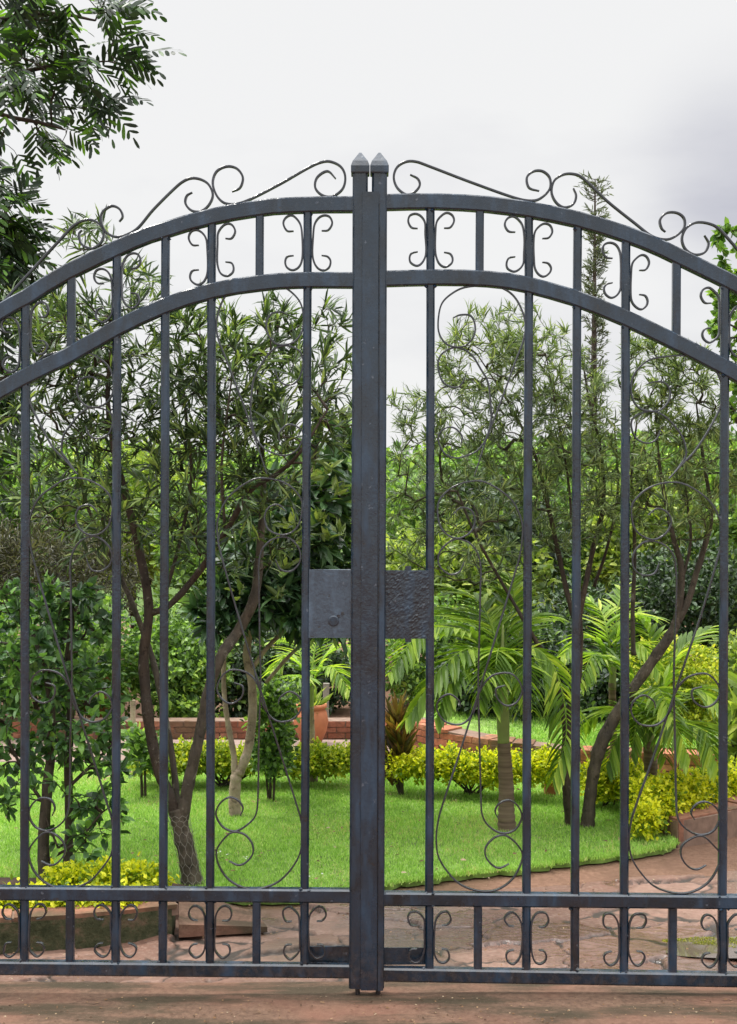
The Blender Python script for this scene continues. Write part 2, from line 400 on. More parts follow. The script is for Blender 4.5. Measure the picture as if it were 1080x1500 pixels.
def tube(mb, pts, rad, sides=8, rough=0.0):
    p = np.asarray(pts, float); n = len(p)
    rad = np.broadcast_to(np.asarray(rad, float), (n,))
    tan = np.gradient(p, axis=0); tan /= np.linalg.norm(tan, axis=1)[:, None] + 1e-9
    ref = np.array((0., 1., 0.)) if abs(tan[0][1]) < 0.9 else np.array((1., 0., 0.))
    u = np.cross(tan[0], ref); u /= np.linalg.norm(u)
    ang = np.arange(sides) / sides * 2 * math.pi
    V = np.empty((n, sides, 3))
    for i in range(n):
        u = u - tan[i] * np.dot(u, tan[i]); u /= np.linalg.norm(u) + 1e-9
        v = np.cross(tan[i], u)
        r = rad[i] * (1 + (rng.normal(0, rough, sides) if rough else 0))
        r = np.broadcast_to(r, (sides,))
        V[i] = p[i] + (np.cos(ang) * r)[:, None] * u + (np.sin(ang) * r)[:, None] * v
    F = []
    for i in range(n - 1):
        for k in range(sides):
            a = i * sides + k; b = i * sides + (k + 1) % sides
            F.append((a, b, b + sides, a + sides))
    F.append(tuple(range(sides - 1, -1, -1))); F.append(tuple(range((n - 1) * sides, n * sides)))
    mb.add(V.reshape(-1, 3), F)

# ---- leaves in bulk
def tmpl(V, F):
    return np.array(V, float), np.array([i for f in F for i in f]), np.array([len(f) for f in F])
T_NARROW = tmpl([(0,0,0),(.3,-.5,.03),(.3,.5,.03),(.68,-.42,.02),(.68,.42,.02),(1,0,-.09)], [(0,1,2),(1,3,4,2),(3,5,4)])
T_BROAD = tmpl([(0,0,0),(.4,0,0),(.75,0,-.03),(1,0,-.12),(.28,-.5,.07),(.68,-.42,.03),(.28,.5,.07),(.68,.42,.03)],
               [(0,1,4),(1,2,5,4),(2,3,5),(0,6,1),(1,6,7,2),(2,7,3)])
T_LOBE = tmpl([(0,-.2,0),(0,.2,0),(.45,-.5,.02),(.45,.5,.02),(.8,-.45,0),(.8,.45,0),(1,0,-.05)], [(0,2,3,1),(2,4,5,3),(4,6,5)])
T_BLADE = tmpl([(0,-.5,0),(0,.5,0),(.55,-.4,.06),(.55,.4,.06),(1,0,-.10)], [(0,2,3,1),(2,4,3)])
T_LEAFLET = tmpl([(0,-.25,0),(0,.25,0),(.25,-.5,.03),(.25,0,-.01),(.25,.5,.03),(.65,-.42,-.03),(.65,0,-.05),(.65,.42,-.03),(1,0,-.15)],
                 [(0,3,2),(0,1,3),(1,4,3),(2,3,6,5),(3,4,7,6),(5,6,8),(6,7,8)])
def unit(a):
    return a / (np.linalg.norm(a, axis=-1, keepdims=True) + 1e-9)
def leaves(o, d, nrm, L, W, T):
    """one array of leaves: origins, directions, normals, lengths, widths -> vertices, flat indices, sizes"""
    o = np.asarray(o); n = len(o); d = unit(np.asarray(d)); s = unit(np.cross(d, nrm)); m = np.cross(s, d)
    L = np.broadcast_to(L, (n,)); W = np.broadcast_to(W, (n,))
    tv, tf, ts = T; K = len(tv)
    V = (o[:, None] + tv[None, :, 0, None] * (L[:, None, None] * d[:, None]) + tv[None, :, 1, None] * (W[:, None, None] * s[:, None])
         + tv[None, :, 2, None] * (L[:, None, None] * m[:, None]))
    flat = (tf[None] + (np.arange(n) * K)[:, None]).ravel()
    return V.reshape(-1, 3), flat, np.tile(ts, n)
def join(batches):
    V, F, S, n = [], [], [], 0
    for v, f, s in batches:
        V.append(v); F.append(f + n); S.append(s); n += len(v)
    return np.concatenate(V), np.concatenate(F), np.concatenate(S)
def rdir(n):
    return unit(rng.normal(size=(n, 3)))

# ------------------------------------------------------------------ ground, drive, lawn, hill
def grid_sheet(name, x0, x1, y0, y1, nx, ny, zf, mat):
    xs = np.linspace(x0, x1, nx); ys = np.linspace(y0, y1, ny)
    X, Y = np.meshgrid(xs, ys); V = np.stack((X, Y, zf(X, Y)), -1).reshape(-1, 3)
    i = np.arange((ny - 1) * nx).reshape(ny - 1, nx)[:, :-1].ravel()
    F = np.stack((i, i + 1, i + nx + 1, i + nx), 1).ravel()
    o = link_mesh(name, V, F, np.full(len(i), 4), mat, None, True)
    return o
def hill_z(X, Y):
    d = np.maximum(Y - 22, 0)
    up = 3.6 * (1 - np.exp(-(d / 30.0) ** 2)) + 1.2 * np.sin(X * 0.045 + 1.0) * np.clip(d / 40, 0, 1) + 0.5 * np.sin(X * 0.11 + Y * 0.07) * np.clip(d / 30, 0, 1)
    return up - 0.03
o = grid_sheet('ground', -400, 400, -30, 18, 60, 12, lambda X, Y: np.full_like(X, -0.03), M['earth']); o['kind'] = 'structure'
o = grid_sheet('hill', -400, 400, 17.9, 500, 160, 120, lambda X, Y: hill_z(X, Y) - 0.004, M['hill']); o['kind'] = 'structure'
def flat_poly(name, pts, z, mat, thick=None):
    p = [(a, b) for a, b in pts]; n = len(p)
    V = [(a, b, z) for a, b in p]; F = [tuple(range(n))]
    if thick:
        V += [(a, b, z - thick) for a, b in p]
        F += [(i, i + n, (i + 1) % n + n, (i + 1) % n) for i in range(n)]
    mb = MB(); mb.add(V, F); o = mb.build(name, mat); o['kind'] = 'structure'; return o
# drive of stone paving behind the gate, concrete apron in front
def in_poly(x, y, poly):
    ins = np.zeros(len(x), bool); n = len(poly); j = n - 1
    for i in range(n):
        xi, yi = poly[i]; xj, yj = poly[j]
        c = ((yi > y) != (yj > y)) & (x < (xj - xi) * (y - yi) / (yj - yi + 1e-12) + xi)
        ins ^= c; j = i
    return ins
def driveway():
    poly = [(-6, 0.1), (7, 0.1), (7, 14), (4.2, 14), (4.2, 3.6), (2.0, 1.8), (-0.4, 1.15), (-6, 1.15)]
    xs = np.concatenate((np.linspace(-6, -1.9, 20)[:-1], np.linspace(-1.9, 2.9, 640), np.linspace(2.9, 7, 20)[1:]))
    ys = np.concatenate((np.linspace(0.1, 2.4, 330), np.linspace(2.4, 14, 40)[1:]))
    X, Y = np.meshgrid(xs, ys); r2 = np.random.default_rng(5)
    sx, sy, an = 2.5, 5.2, R(11)
    wx = X + .05 * np.sin(Y * 9 + 2 * np.sin(X * 5)) + .018 * np.sin(Y * 31 + X * 17) + .008 * np.sin(X * 71 - Y * 53)
    wy = Y + .03 * np.sin(X * 7 + 1.5 * np.sin(Y * 6)) + .012 * np.sin(X * 33 - Y * 21) + .006 * np.sin(X * 83 + Y * 61)
    U = (wx * math.cos(an) + wy * math.sin(an)) * sx; Vv = (-wx * math.sin(an) + wy * math.cos(an)) * sy
    gx, gy = np.meshgrid(np.arange(-8, 14), np.arange(-5, 18)); S = np.stack((gx + r2.uniform(.02, .98, gx.shape), gy + r2.uniform(.02, .98, gx.shape)), -1).reshape(-1, 2)
    pts = np.stack((U.ravel(), Vv.ravel()), 1); f1 = np.full(len(pts), 9e9); f2 = f1.copy(); idx = np.zeros(len(pts), int)
    for i, q in enumerate(S):
        d = (pts[:, 0] - q[0]) ** 2 + (pts[:, 1] - q[1]) ** 2
        b = d < f1; f2 = np.where(b, f1, np.minimum(f2, d)); idx[b] = i; f1 = np.where(b, d, f1)
    e = (np.sqrt(f2) - np.sqrt(f1)).reshape(X.shape); idx = idx.reshape(X.shape)
    hs = r2.uniform(-.014, .008, len(S)); tx = r2.normal(0, .035, len(S)); ty = r2.normal(0, .035, len(S))
    dx = (U - S[idx, 0]) / sx; dy = (Vv - S[idx, 1]) / sy
    wj = .085 + .05 * np.sin(X * 3 + Y * 5); jt = np.clip(1 - e / np.maximum(wj, .02), 0, 1)
    dense = (X > -1.9) & (X < 2.9) & (Y < 2.4)
    Z = -.013 + (hs[idx] + tx[idx] * dx + ty[idx] * dy) - .020 * jt ** .6 + .0016 * np.sin(X * 47 + 3 * np.sin(Y * 39)) * np.sin(Y * 61 + X * 13)
    Z = np.minimum(np.where(dense, Z, -.014), 0.003)
    Z = np.maximum(Z, -.022) * np.clip((Y - .1) / .05, 0, 1) - .003
    ins = in_poly(X.ravel() , Y.ravel() + 1e-6, poly).reshape(X.shape); Z = np.where(ins, Z, np.minimum(Z, -.06)); Z[0] = -.012
    V = np.stack((X, Y, Z), -1).reshape(-1, 3); nx = len(xs); i = np.arange((len(ys) - 1) * nx).reshape(-1, nx)[:, :-1].ravel()
    ob = link_mesh('driveway', V, np.stack((i, i + 1, i + nx + 1, i + nx), 1).ravel(), np.full(len(i), 4), M['paving'], None, True); ob['kind'] = 'structure'
    for nm, v in (('stone', r2.uniform(0, 1, len(S))[idx]), ('joint', np.where(dense, np.clip(jt * 1.6, 0, 1) * (e < .10), 0))):
        a = ob.data.attributes.new(nm, 'FLOAT', 'POINT'); a.data.foreach_set('value', v.astype(np.float32).ravel())
driveway()
o = grid_sheet('apron', -6, 6, -6, 0.13, 90, 60, lambda X, Y: 0.002 + 0.003 * np.sin(X * 3 + 2 * np.sin(Y * 2)) - 0.002 - 0.012 * np.clip(-Y - 0.2, 0, 1), M['apron']); o['kind'] = 'structure'
# puddle and small wet films on the paving
def puddle(name, cx, cy, rx, ry, rot=0.0, z=0.0, seed=0):
    r2 = np.random.default_rng(seed); n = 48; a = np.arange(n) / n * 2 * math.pi
    rr = 1 + sum(r2.uniform(-1, 1) * 0.22 / (k ** 0.7) * np.sin(k * a + r2.uniform(0, 6.28)) for k in range(2, 8))
    x = rx * rr * np.cos(a); y = ry * rr * np.sin(a)
    return flat_poly(name, list(zip(cx + x * math.cos(rot) - y * math.sin(rot), cy + x * math.sin(rot) + y * math.cos(rot))), z, M['puddle'])
c = PG(1075, 1388); puddle('puddle', c[0], c[1], 0.30, 0.13, 0.1, 0.0, 3)

LZ = 0.02
edge = [(-300, 1294), (0, 1297), (240, 1300), (275, 1310), (400, 1311), (510, 1305), (570, 1290), (640, 1282), (720, 1272), (800, 1262), (880, 1252), (950, 1243), (985, 1234), (978, 1212)]
ep = catmull(np.array([PG(px, py, LZ)[:2] for px, py in edge]), 7); ep[2:-2] += np.random.default_rng(9).normal(0, .011, (len(ep) - 4, 2))
lawn_pts = [tuple(q) for q in ep]
cr = PG(1085, 1150, LZ)
far = [(cr[0], cr[1]), (3.0, 4.6), (-4.5, 4.6)]
lawn_poly = lawn_pts + far
flat_poly('lawn', lawn_poly, LZ - 0.012, M['thatch'], 0.03)
def make_grass():
    nb = 330000
    x = rng.uniform(-3.4, 3.2, nb); y = rng.uniform(0.9, 4.5, nb)
    x = x + rng.normal(0, 0.012, nb); y = y + rng.normal(0, 0.012, nb)
    k = in_poly(x, y, lawn_poly); x, y = x[k], y[k]; n = len(x)
    ln = 0.5 + 0.5 * np.sin(x * 4.1 + 1.3 * np.sin(y * 3.3)) * np.sin(y * 5.2 + x * 1.7)
    # ragged fringe leaning over the front edge
    fx, fy = [], []
    for (xa, ya), (xb, yb) in zip(lawn_pts[12:-1], lawn_pts[13:]):
        k_ = int(2600 * math.hypot(xb - xa, yb - ya)); u_ = rng.uniform(0, 1, k_)
        fx.append(xa + (xb - xa) * u_ + rng.normal(0, .008, k_)); fy.append(ya + (yb - ya) * u_ + rng.normal(.0, .022, k_))
    x = np.concatenate([x] + fx); y = np.concatenate([y] + fy); n = len(x); ln = 0.5 + 0.5 * np.sin(x * 4.1 + 1.3 * np.sin(y * 3.3)) * np.sin(y * 5.2 + x * 1.7)
    L = rng.uniform(0.015, 0.030, n) * (0.8 + 0.45 * ln)
    d = unit(np.stack((rng.normal(0, .45, n), rng.normal(0, .45, n), np.ones(n)), 1))
    o_ = np.stack((x, y, np.full(n, LZ - 0.014)), 1)
    V, F, S = leaves(o_, d, rdir(n), L, rng.uniform(0.0022, 0.0048, n), T_BLADE)
    ob = link_mesh('grass', V, F, S, M['grass'])
    tag(ob, 'short bright green lawn grass behind the gate', 'grass', kind='stuff')
make_grass()
# path behind the lawn hedge
flat_poly('path', [(-6, 4.62), (0.75, 4.62), (0.75, 5.55), (-6, 5.55)], 0.006, M['path'])
# yellow-green blades standing in for foliage reflected in the shallow pool
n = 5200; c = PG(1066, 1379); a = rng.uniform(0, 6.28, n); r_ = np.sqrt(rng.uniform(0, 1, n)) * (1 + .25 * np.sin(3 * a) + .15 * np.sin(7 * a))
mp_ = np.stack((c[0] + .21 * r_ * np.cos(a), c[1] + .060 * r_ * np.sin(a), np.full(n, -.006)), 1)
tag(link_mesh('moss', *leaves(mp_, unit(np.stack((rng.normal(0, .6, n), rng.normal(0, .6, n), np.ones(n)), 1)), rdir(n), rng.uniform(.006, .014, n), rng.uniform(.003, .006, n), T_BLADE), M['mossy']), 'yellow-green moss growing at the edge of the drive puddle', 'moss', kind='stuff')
# fallen white petals on the lawn, dry litter on the drive
def scatter(name, pts, L, W, mat, label, cat, T=T_BROAD, zt=0.15):
    pts = np.array(pts); n = len(pts)
    a = rng.uniform(0, 6.28, n); d = np.stack((np.cos(a), np.sin(a), rng.normal(0, zt, n)), 1)
    nn = np.stack((rng.normal(0, .3, n), rng.normal(0, .3, n), np.ones(n)), 1)
    V, F, S = leaves(pts, d, nn, rng.uniform(.6, 1.2, n) * L, rng.uniform(.6, 1.2, n) * W, T)
    tag(link_mesh(name, V, F, S, mat), label, cat, kind='stuff')
pt = [PG(px, py, LZ) + np.array((rng.normal(0, .015), rng.normal(0, .015), 0.035)) for px, py in
      [(326, 1258), (330, 1260), (357, 1268), (360, 1266), (461, 1293), (464, 1291), (622, 1278), (624, 1277), (328, 1257), (830, 1254), (150, 1150), (580, 1245)] for _ in range(2)]
scatter('petals', pt[::2] + pt[1:6:2], 0.014, 0.013, M['white_petal'], 'fallen white petals scattered on the lawn', 'petals')
pt = np.stack((rng.uniform(-2.6, 2.4, 260), rng.uniform(1.1, 4.2, 260), np.full(260, LZ + .022)), 1)
k = in_poly(pt[:, 0], pt[:, 1], lawn_poly)
scatter('litter', pt[k], 0.03, 0.014, M['litter'], 'dry fallen leaves lying on the lawn', 'litter')
pt = np.stack((rng.uniform(-1.6, 1.6, 900), rng.uniform(-0.75, -0.03, 900), np.full(900, 0.003)), 1)
scatter('litter', pt, 0.012, 0.007, M['litter'], 'dry leaf litter and grit on the brown apron', 'litter')
pt = np.stack((rng.uniform(-1.8, 2.4, 520), rng.uniform(0.1, 1.6, 520), np.full(520, -0.001)), 1)
k = ~in_poly(pt[:, 0], pt[:, 1], lawn_poly)
scatter('litter', pt[k], 0.014, 0.008, M['litter'], 'dry leaf crumbs on the red stone drive', 'litter')

# ------------------------------------------------------------------ the gate
ARCH = {
 'L': dict(top=[(-130, 562), (-70, 512), (0, 458), (40, 436), (100, 399), (195, 354), (240, 338), (310, 318), (370, 307), (435, 301), (525, 300)],
           low=[(-130, 672), (-70, 622), (0, 573), (60, 541), (100, 522), (170, 482), (240, 449), (310, 427), (380, 415), (440, 411), (525, 411)]),
 'R': dict(top=[(556, 297), (640, 296), (715, 300), (775, 308), (845, 322), (915, 343), (970, 365), (1040, 399), (1080, 419), (1140, 455), (1215, 506)],
           low=[(556, 409), (640, 407), (715, 409), (775, 418), (840, 436), (915, 466), (965, 490), (1040, 527), (1080, 549), (1140, 586), (1215, 637)]),
}
def arch_y(side, which, x):
    a = catmull(ARCH[side][which], 6); return float(np.interp(x, a[:, 0], a[:, 1]))
def gp(pts): return np.array([g(*q) for q in pts])
CS = [(470.5,337),(480,336),(485,327),(482,318),(474,315),(466,319),(460,329),(458.3,346),(458.3,368),(459.5,381),(465,390),(473,393.5),(481,388.5),(483,381),(479,374),(470.5,372)]
CS = np.array(CS) - np.array((451, 354.2))
U1 = [(662,466),(673,461),(687,463),(694,475),(693,492),(682,506),(667,509),(651,503),(641,486),(641,461),(648,443),(664,428),(682,421),(707,419),(731,421),(750,432),(762,452),(768,477),(765,501),(753,532),(731,590),(713,639),(693,699)]
U2 = [(682,544),(676,561),(664,568),(648,560),(641,538),(645,520),(661,510.5),(676,511),(690,521),(704,541),(713,560),(717,590),(717,615),(711,642),(699,659),(682,668),(667,671),(651,665),(641,650),(642,636),(653,627),(665,627),(675,639),(674,651)]
M1 = [(664,753),(676,743),(690,748),(696,762),(690,779),(674,788),(657,784),(645,770),(641,745),(647,728),(664,713),(688,705),(710,706),(734,719),(753,737),(765,765),(765,792),(759,823),(735,905),(700,1019),(674,1101),(649,1176),(641,1204),(639,1229),(642,1254),(655,1276),(674,1295),(699,1305),(724,1304),(746,1292),(760,1273),(765,1251),(755,1234),(740,1223),(724,1226),(712,1239),(711,1254),(721,1267),(733,1271),(746,1265)]
M2 = [(680,823),(673,838),(658,841),(644,829),(644,811),(655,796),(670,790),(688,796),(700,812),(704,835),(704,860),(702,944),(701,1000),(703,1085),(704,1163),(707,1195),(718,1212),(737,1221),(755,1215),(765,1198),(760,1182),(747,1173),(733,1176),(726,1188),(730,1199)]
K1 = [(699,1025),(697,1035),(686,1054),(671,1061),(652,1057),(641,1041),(644,1025),(658,1017),(672,1025),(675,1035)]
K2 = [(701,1018),(710,1000),(724,988),(746,986),(760,997),(765,1013),(758,1028),(743,1034),(729,1025),(727,1010),(740,1004)]
TOPS = {
 'L': [[(492,262),(480,251),(465,260),(462,275),(472,286),(487,288),(502,277),(506,260),(500,245),(485,237),(470,238),(450,247),(410,270),(360,295),(335,299),(320,290),(312,270),(317,252),(332,244),(347,247),(356,260),(352,275),(340,281)],
       [(282,282),(274,287),(272,298),(280,308),(293,310),(305,302),(312,287),(307,272),(297,264),(283,261),(270,265),(255,277),(225,307),(200,336),(175,347),(158,342),(149,327),(150,312),(163,302),(175,306),(180,317),(175,325)],
       [(120,337),(116,344),(120,358),(134,364),(146,358),(152,347),(151,336),(143,326),(129,322),(112,328),(95,344),(28,417),(0,447),(-22,455),(-38,447),(-44,430),(-38,416),(-25,410),(-13,416),(-10,428)]],
 'R': [[(601,256),(612,262),(615,272),(607,282),(595,285),(582,275),(577,260),(582,245),(595,237),(610,237),(630,244),(690,267),(755,290),(782,294),(797,287),(806,275),(805,260),(795,251),(782,251),(772,260),(775,275),(790,280)],
       [(840,276),(844,287),(840,299),(827,304),(815,297),(808,282),(812,265),(825,256),(840,255),(855,262),(890,295),(930,327),(955,346),(975,351),(990,346),(1002,334),(1002,320),(992,312),(977,312),(967,322),(969,334),(975,340)],
       [(1032,345),(1038,357),(1032,370),(1017,373),(1004,365),(999,350),(1005,335),(1020,326),(1040,328),(1055,337),(1080,365),(1110,400),(1140,432),(1160,437),(1174,428),(1180,412),(1172,400),(1160,396),(1150,404)]],
}
def make_leaf(side):
    L = side == 'L'
    root = thing('gate_leaf', 'left-hand dark grey wrought iron gate leaf with the meeting strip and a smooth lock plate' if L else
                 'right-hand dark grey wrought iron gate leaf with the hammered rough lock plate', 'gate leaf', (g(-120 if L else 1205, 1440)[0], 0, 0), 'leaves of the double driveway gate')
    iron, scr = M['iron'], M['scroll']
    A = ARCH[side]
    for w_ in ('top', 'low'):
        mb = MB(); p = gp(catmull(A[w_], 2)); sweep(mb, p + rng.normal(0, 0.0004, p.shape), 0.057, 0.042, ch=.12); mb.build('arched_rail', iron, root)
    xin, xout = (522, -118) if L else (560, 1205)
    for y0, y1 in (((1307.5, 1311.5), (1416.5, 1421.5)) if L else ((1315.5, 1320.5), (1426, 1434.5))):
        mb = MB(); sweep(mb, gp([(xout, y0 - (0 if L else -2)), (0 if L else 1080, y0 if L else y1), (xin, y1 if L else y0)]), 0.050, 0.042); mb.build('rail', iron, root)
    # stiles with capped finials
    xs_t, xs_b = (528, 522.5) if L else (556, 551.5)
    mb = MB(); sweep(mb, gp([(xs_t, 254), (xs_t - 1, 600), (xs_b, 1445)]), 0.056, 0.055); st = mb.build('stile', iron, root)
    mb = MB(); cx, cz = g(xs_t, 256); a = 0.034
    prof = [(a * .97, 0), (a, 0.004), (a, 0.026), (a * .80, 0.045), (a * .42, 0.064), (0.004, 0.080)]
    V = []
    for r_, h in prof:
        for sx, sy in ((-1, -1), (1, -1), (1, 1), (-1, 1)): V.append((cx + sx * r_, sy * r_, cz + h))
    F = [(3, 2, 1, 0)] + [(i*4+k, i*4+(k+1) % 4, i*4+4+(k+1) % 4, i*4+4+k) for i in range(len(prof) - 1) for k in range(4)] + [(20, 21, 22, 23)]
    mb.add(V, F); mb.build('finial', iron, root)
    ho = (-120, -122) if L else (1207, 1203)
    mb = MB(); sweep(mb, gp([(ho[0], arch_y(side, 'top', ho[0]) - 25), (ho[1], 1437)]), 0.06, 0.056); mb.build('hinge_stile', iron, root)
    # meeting strip / flat cover on the left leaf, narrow edge strip on the right leaf
    if L:
        mb = MB(); sweep(mb, gp([(543, 284), (542, 620), (541, 1000), (540.5, 1446)]), 0.060, 0.006, -0.0325); mb.build('meeting_strip', iron, root)
    else:
        mb = MB(); sweep(mb, gp([(560.5, 300), (560, 700), (558.5, 1100), (557.5, 1446)]), 0.020, 0.008, -0.0345); mb.build('edge_strip', iron, root)
    full = [(38, 36), (172, 170), (243, 239), (311, 308), (451, 446), (-32, -34)] if L else [(631, 629), (775, 771), (846, 842), (917, 914), (1062, 1058), (1134, 1130)]
    short = [(105, 103), (381, 376)] if L else [(703, 700), (991, 985)]
    by = (lambda x: np.interp(x, (0, 520), (1416.5, 1421.5))) if L else (lambda x: np.interp(x, (560, 1080), (1426, 1434.5)))
    my = (lambda x: np.interp(x, (0, 520), (1307.5, 1311.5))) if L else (lambda x: np.interp(x, (560, 1080), (1315.5, 1320.5)))
    for xt, xb in full:
        yt = arch_y(side, 'top', xt); mb = MB()
        ys = np.linspace(yt, by(xb), 9)
        sweep(mb, gp([(np.interp(y, (yt, 1420), (xt, xb)) + rng.normal(0, .25), y) for y in ys]), 0.0305, 0.030, ch=.24)
        for yy in (arch_y(side, 'low', xt) + 13, my(xb) - 10, my(xb) + 10, by(xb) - 11, yt + 13):   # weld beads
            bx_, bz_ = g(np.interp(yy, (yt, 1420), (xt, xb)), yy)
            for sgn in (-1, 1):
                q = np.array([(bx_ + sgn * 0.012 + rng.normal(0, .003), -0.012 + rng.normal(0, .003), bz_ + rng.normal(0, .003)) for _ in range(1)])[0]
                r_ = rng.uniform(.005, .009); uu = rng.normal(0, .0012, (6, 3))
                mb.add(q + uu + r_ * np.array([(1,0,0),(-1,0,0),(0,1,0),(0,-1,0),(0,0,1),(0,0,-1)]), [(0,2,4),(2,1,4),(1,3,4),(3,0,4),(2,0,5),(1,2,5),(3,1,5),(0,3,5)])
        mb.build('bar', iron, root)
    for xt, xb in short:
        mb = MB(); sweep(mb, gp([(xt, arch_y(side, 'top', xt)), (xt - .5, arch_y(side, 'low', xt))]), 0.0295, 0.029); mb.build('short_bar', iron, root)
        mb = MB(); sweep(mb, gp([(xb + .3, my(xb)), (xb, by(xb))]), 0.0295, 0.029); mb.build('short_bar', iron, root)
    # scrolls back to back on the long bars of both bands
    for xt, xb in full:
        if xt in (243, 846, -32, 1134): continue
        for s in (1, -1):
            xx = xt + s * 22
            yc = (arch_y(side, 'top', xx) + arch_y(side, 'low', xx)) / 2 - (1 if abs(xt - 540) > 200 else 0)
            q = CS * np.array((s, 1)) * rng.uniform(0.95, 1.03) + np.array((xt, yc)); q[:, 0] += rng.normal(0, .6); q[1:-1] += rng.normal(0, .35, (len(q) - 2, 2))
            mb = MB(); sweep(mb, gp(catmull(q, 5)), 0.0070, 0.015, rng.normal(0, .002), taper=6); mb.build('scroll', scr, root)
            q = CS * np.array((s, 0.97)) * np.array((0.93, 1)) + np.array((xb, (my(xb) + by(xb)) / 2)); q[1:-1] += rng.normal(0, .5, (len(q) - 2, 2))
            mb = MB(); sweep(mb, gp(catmull(q, 5)), 0.0062, 0.015, -0.004 + rng.normal(0, .002), taper=6); mb.build('scroll', scr, root)
    for q in TOPS[side]:
        mb = MB(); sweep(mb, gp(catmull(q, 6)), 0.0082, 0.016, taper=8); mb.build('crest_scroll', scr, root)
    # lyre shaped scroll panels between the wide-set bars
    def panel(xf, squeeze, dy):
        curves = [U1, U2, M1, M2, K1, K2]
        if squeeze: curves[1] = U2[:13] + [(709, 645), (695, 697)]
        for i, c_ in enumerate(curves):
            q = np.array(c_, float)
            if squeeze: q[:, 1] = np.where(q[:, 1] < 700, np.interp(q[:, 1], (419, 509, 568, 627, 699), (519, 600, 647, 672, 699)), q[:, 1])
            q[:, 1] += dy; q[:, 0] = [xf(x, y) for x, y in q]
            q[1:-1] += rng.normal(0, .4, (len(q) - 2, 2))
            mb = MB(); sweep(mb, gp(catmull(q, 6)), 0.0060, 0.013, 0.004 * (i % 2) - 0.002, taper=6); mb.build('panel_scroll', scr, root)
    lean = lambda y: -4.0 * (y - 419) / 900.0
    if L:
        panel(lambda x, y: 1085.5 - x + lean(y) , False, -4); panel(lambda x, y: 166 - (x - 641) * 0.98 + lean(y) * .6, True, -4)
    else:
        panel(lambda x, y: x + (1.5 if y < 700 else 0), False, 0); panel(lambda x, y: 924.5 + (x - 641) * 1.055 + (lean(y) + 2) * .5, True, 2)
    # lock plates
    if L:
        mb = MB(); p0 = g(453, 934); p1 = g(514, 834); mb.box((p0[0], -0.0165, p0[1]), (p1[0], -0.010, p1[1]), 0.0008); pl = mb.build('lock_plate', M['iron_plate'], root)
        kx, kz = g(489, 909); mb = MB(); tube(mb, [(kx, -0.016, kz), (kx, -0.020, kz), (kx, -0.022, kz)], (.020, .020, .016), 20); mb.box((kx - .0025, -.024, kz - .010), (kx + .0025, -.0215, kz + .010)); mb.box((kx - .011, -.0235, kz - .002), (kx + .011, -.0215, kz + .002)); mb.build('lock_cylinder', M['iron'], pl)
        mb = MB()
        for dx, dz in ((0.018, 0.016), (0.032, 0.026)): mb.box((kx + dx - .005, -0.020, kz + dz - .004), (kx + dx + .005, -0.0165, kz + dz + .006), .001)
        mb.build('slot_screw', M['scroll'], pl)
        mb = MB(); p0 = g(450, 1415); p1 = g(514, 1389); mb.box((p0[0], 0.0215, p0[1]), (p1[0], 0.027, p1[1]), 0.0008); mb.build('bolt_plate', M['iron'], root)
        bx_ = g(524, 1448)[0]
    else:
        mb = MB(); p0 = g(564, 935); p1 = g(629, 835)
        nx, nz_ = 26, 40; xs = np.linspace(p0[0], p1[0], nx); zs = np.linspace(p0[1], p1[1], nz_)
        V = [(x, -0.016 - (abs(rng.normal(0, .0008)) if 0 < i < nx - 1 and 0 < j < nz_ - 1 else 0), z) for j, z in enumerate(zs) for i, x in enumerate(xs)]
        F = [(j*nx+i, j*nx+i+1, (j+1)*nx+i+1, (j+1)*nx+i) for j in range(nz_ - 1) for i in range(nx - 1)]
        mb.add(V, F); mb.box((p0[0], -0.0155, p0[1]), (p1[0], -0.010, p1[1])); pl = mb.build('lock_plate', M['iron_rough'], root)
        mb = MB(); x_, z_ = g(598, 829); mb.box((x_ - .011, -.013, z_ - .03), (x_ + .011, -.006, z_)); mb.build('latch_tab', M['iron'], pl); mb = MB(); x_, z_ = g(598, 940); mb.box((x_ - .011, -.013, z_), (x_ + .011, -.006, z_ + .03)); mb.build('latch_tab', M['iron'], pl)
        mb = MB(); p0 = g(562, 1416); p1 = g(624, 1391); mb.box((p0[0], 0.0215, p0[1]), (p1[0], 0.027, p1[1]), 0.0008); mb.build('bolt_plate', M['iron'], root)
        bx_ = g(554, 1448)[0]
    mb = MB(); tube(mb, [(bx_, 0, 0.14), (bx_, 0, -0.02)], 0.009, 10); mb.build('drop_bolt', M['scroll'], root)
make_leaf('L'); make_leaf('R')

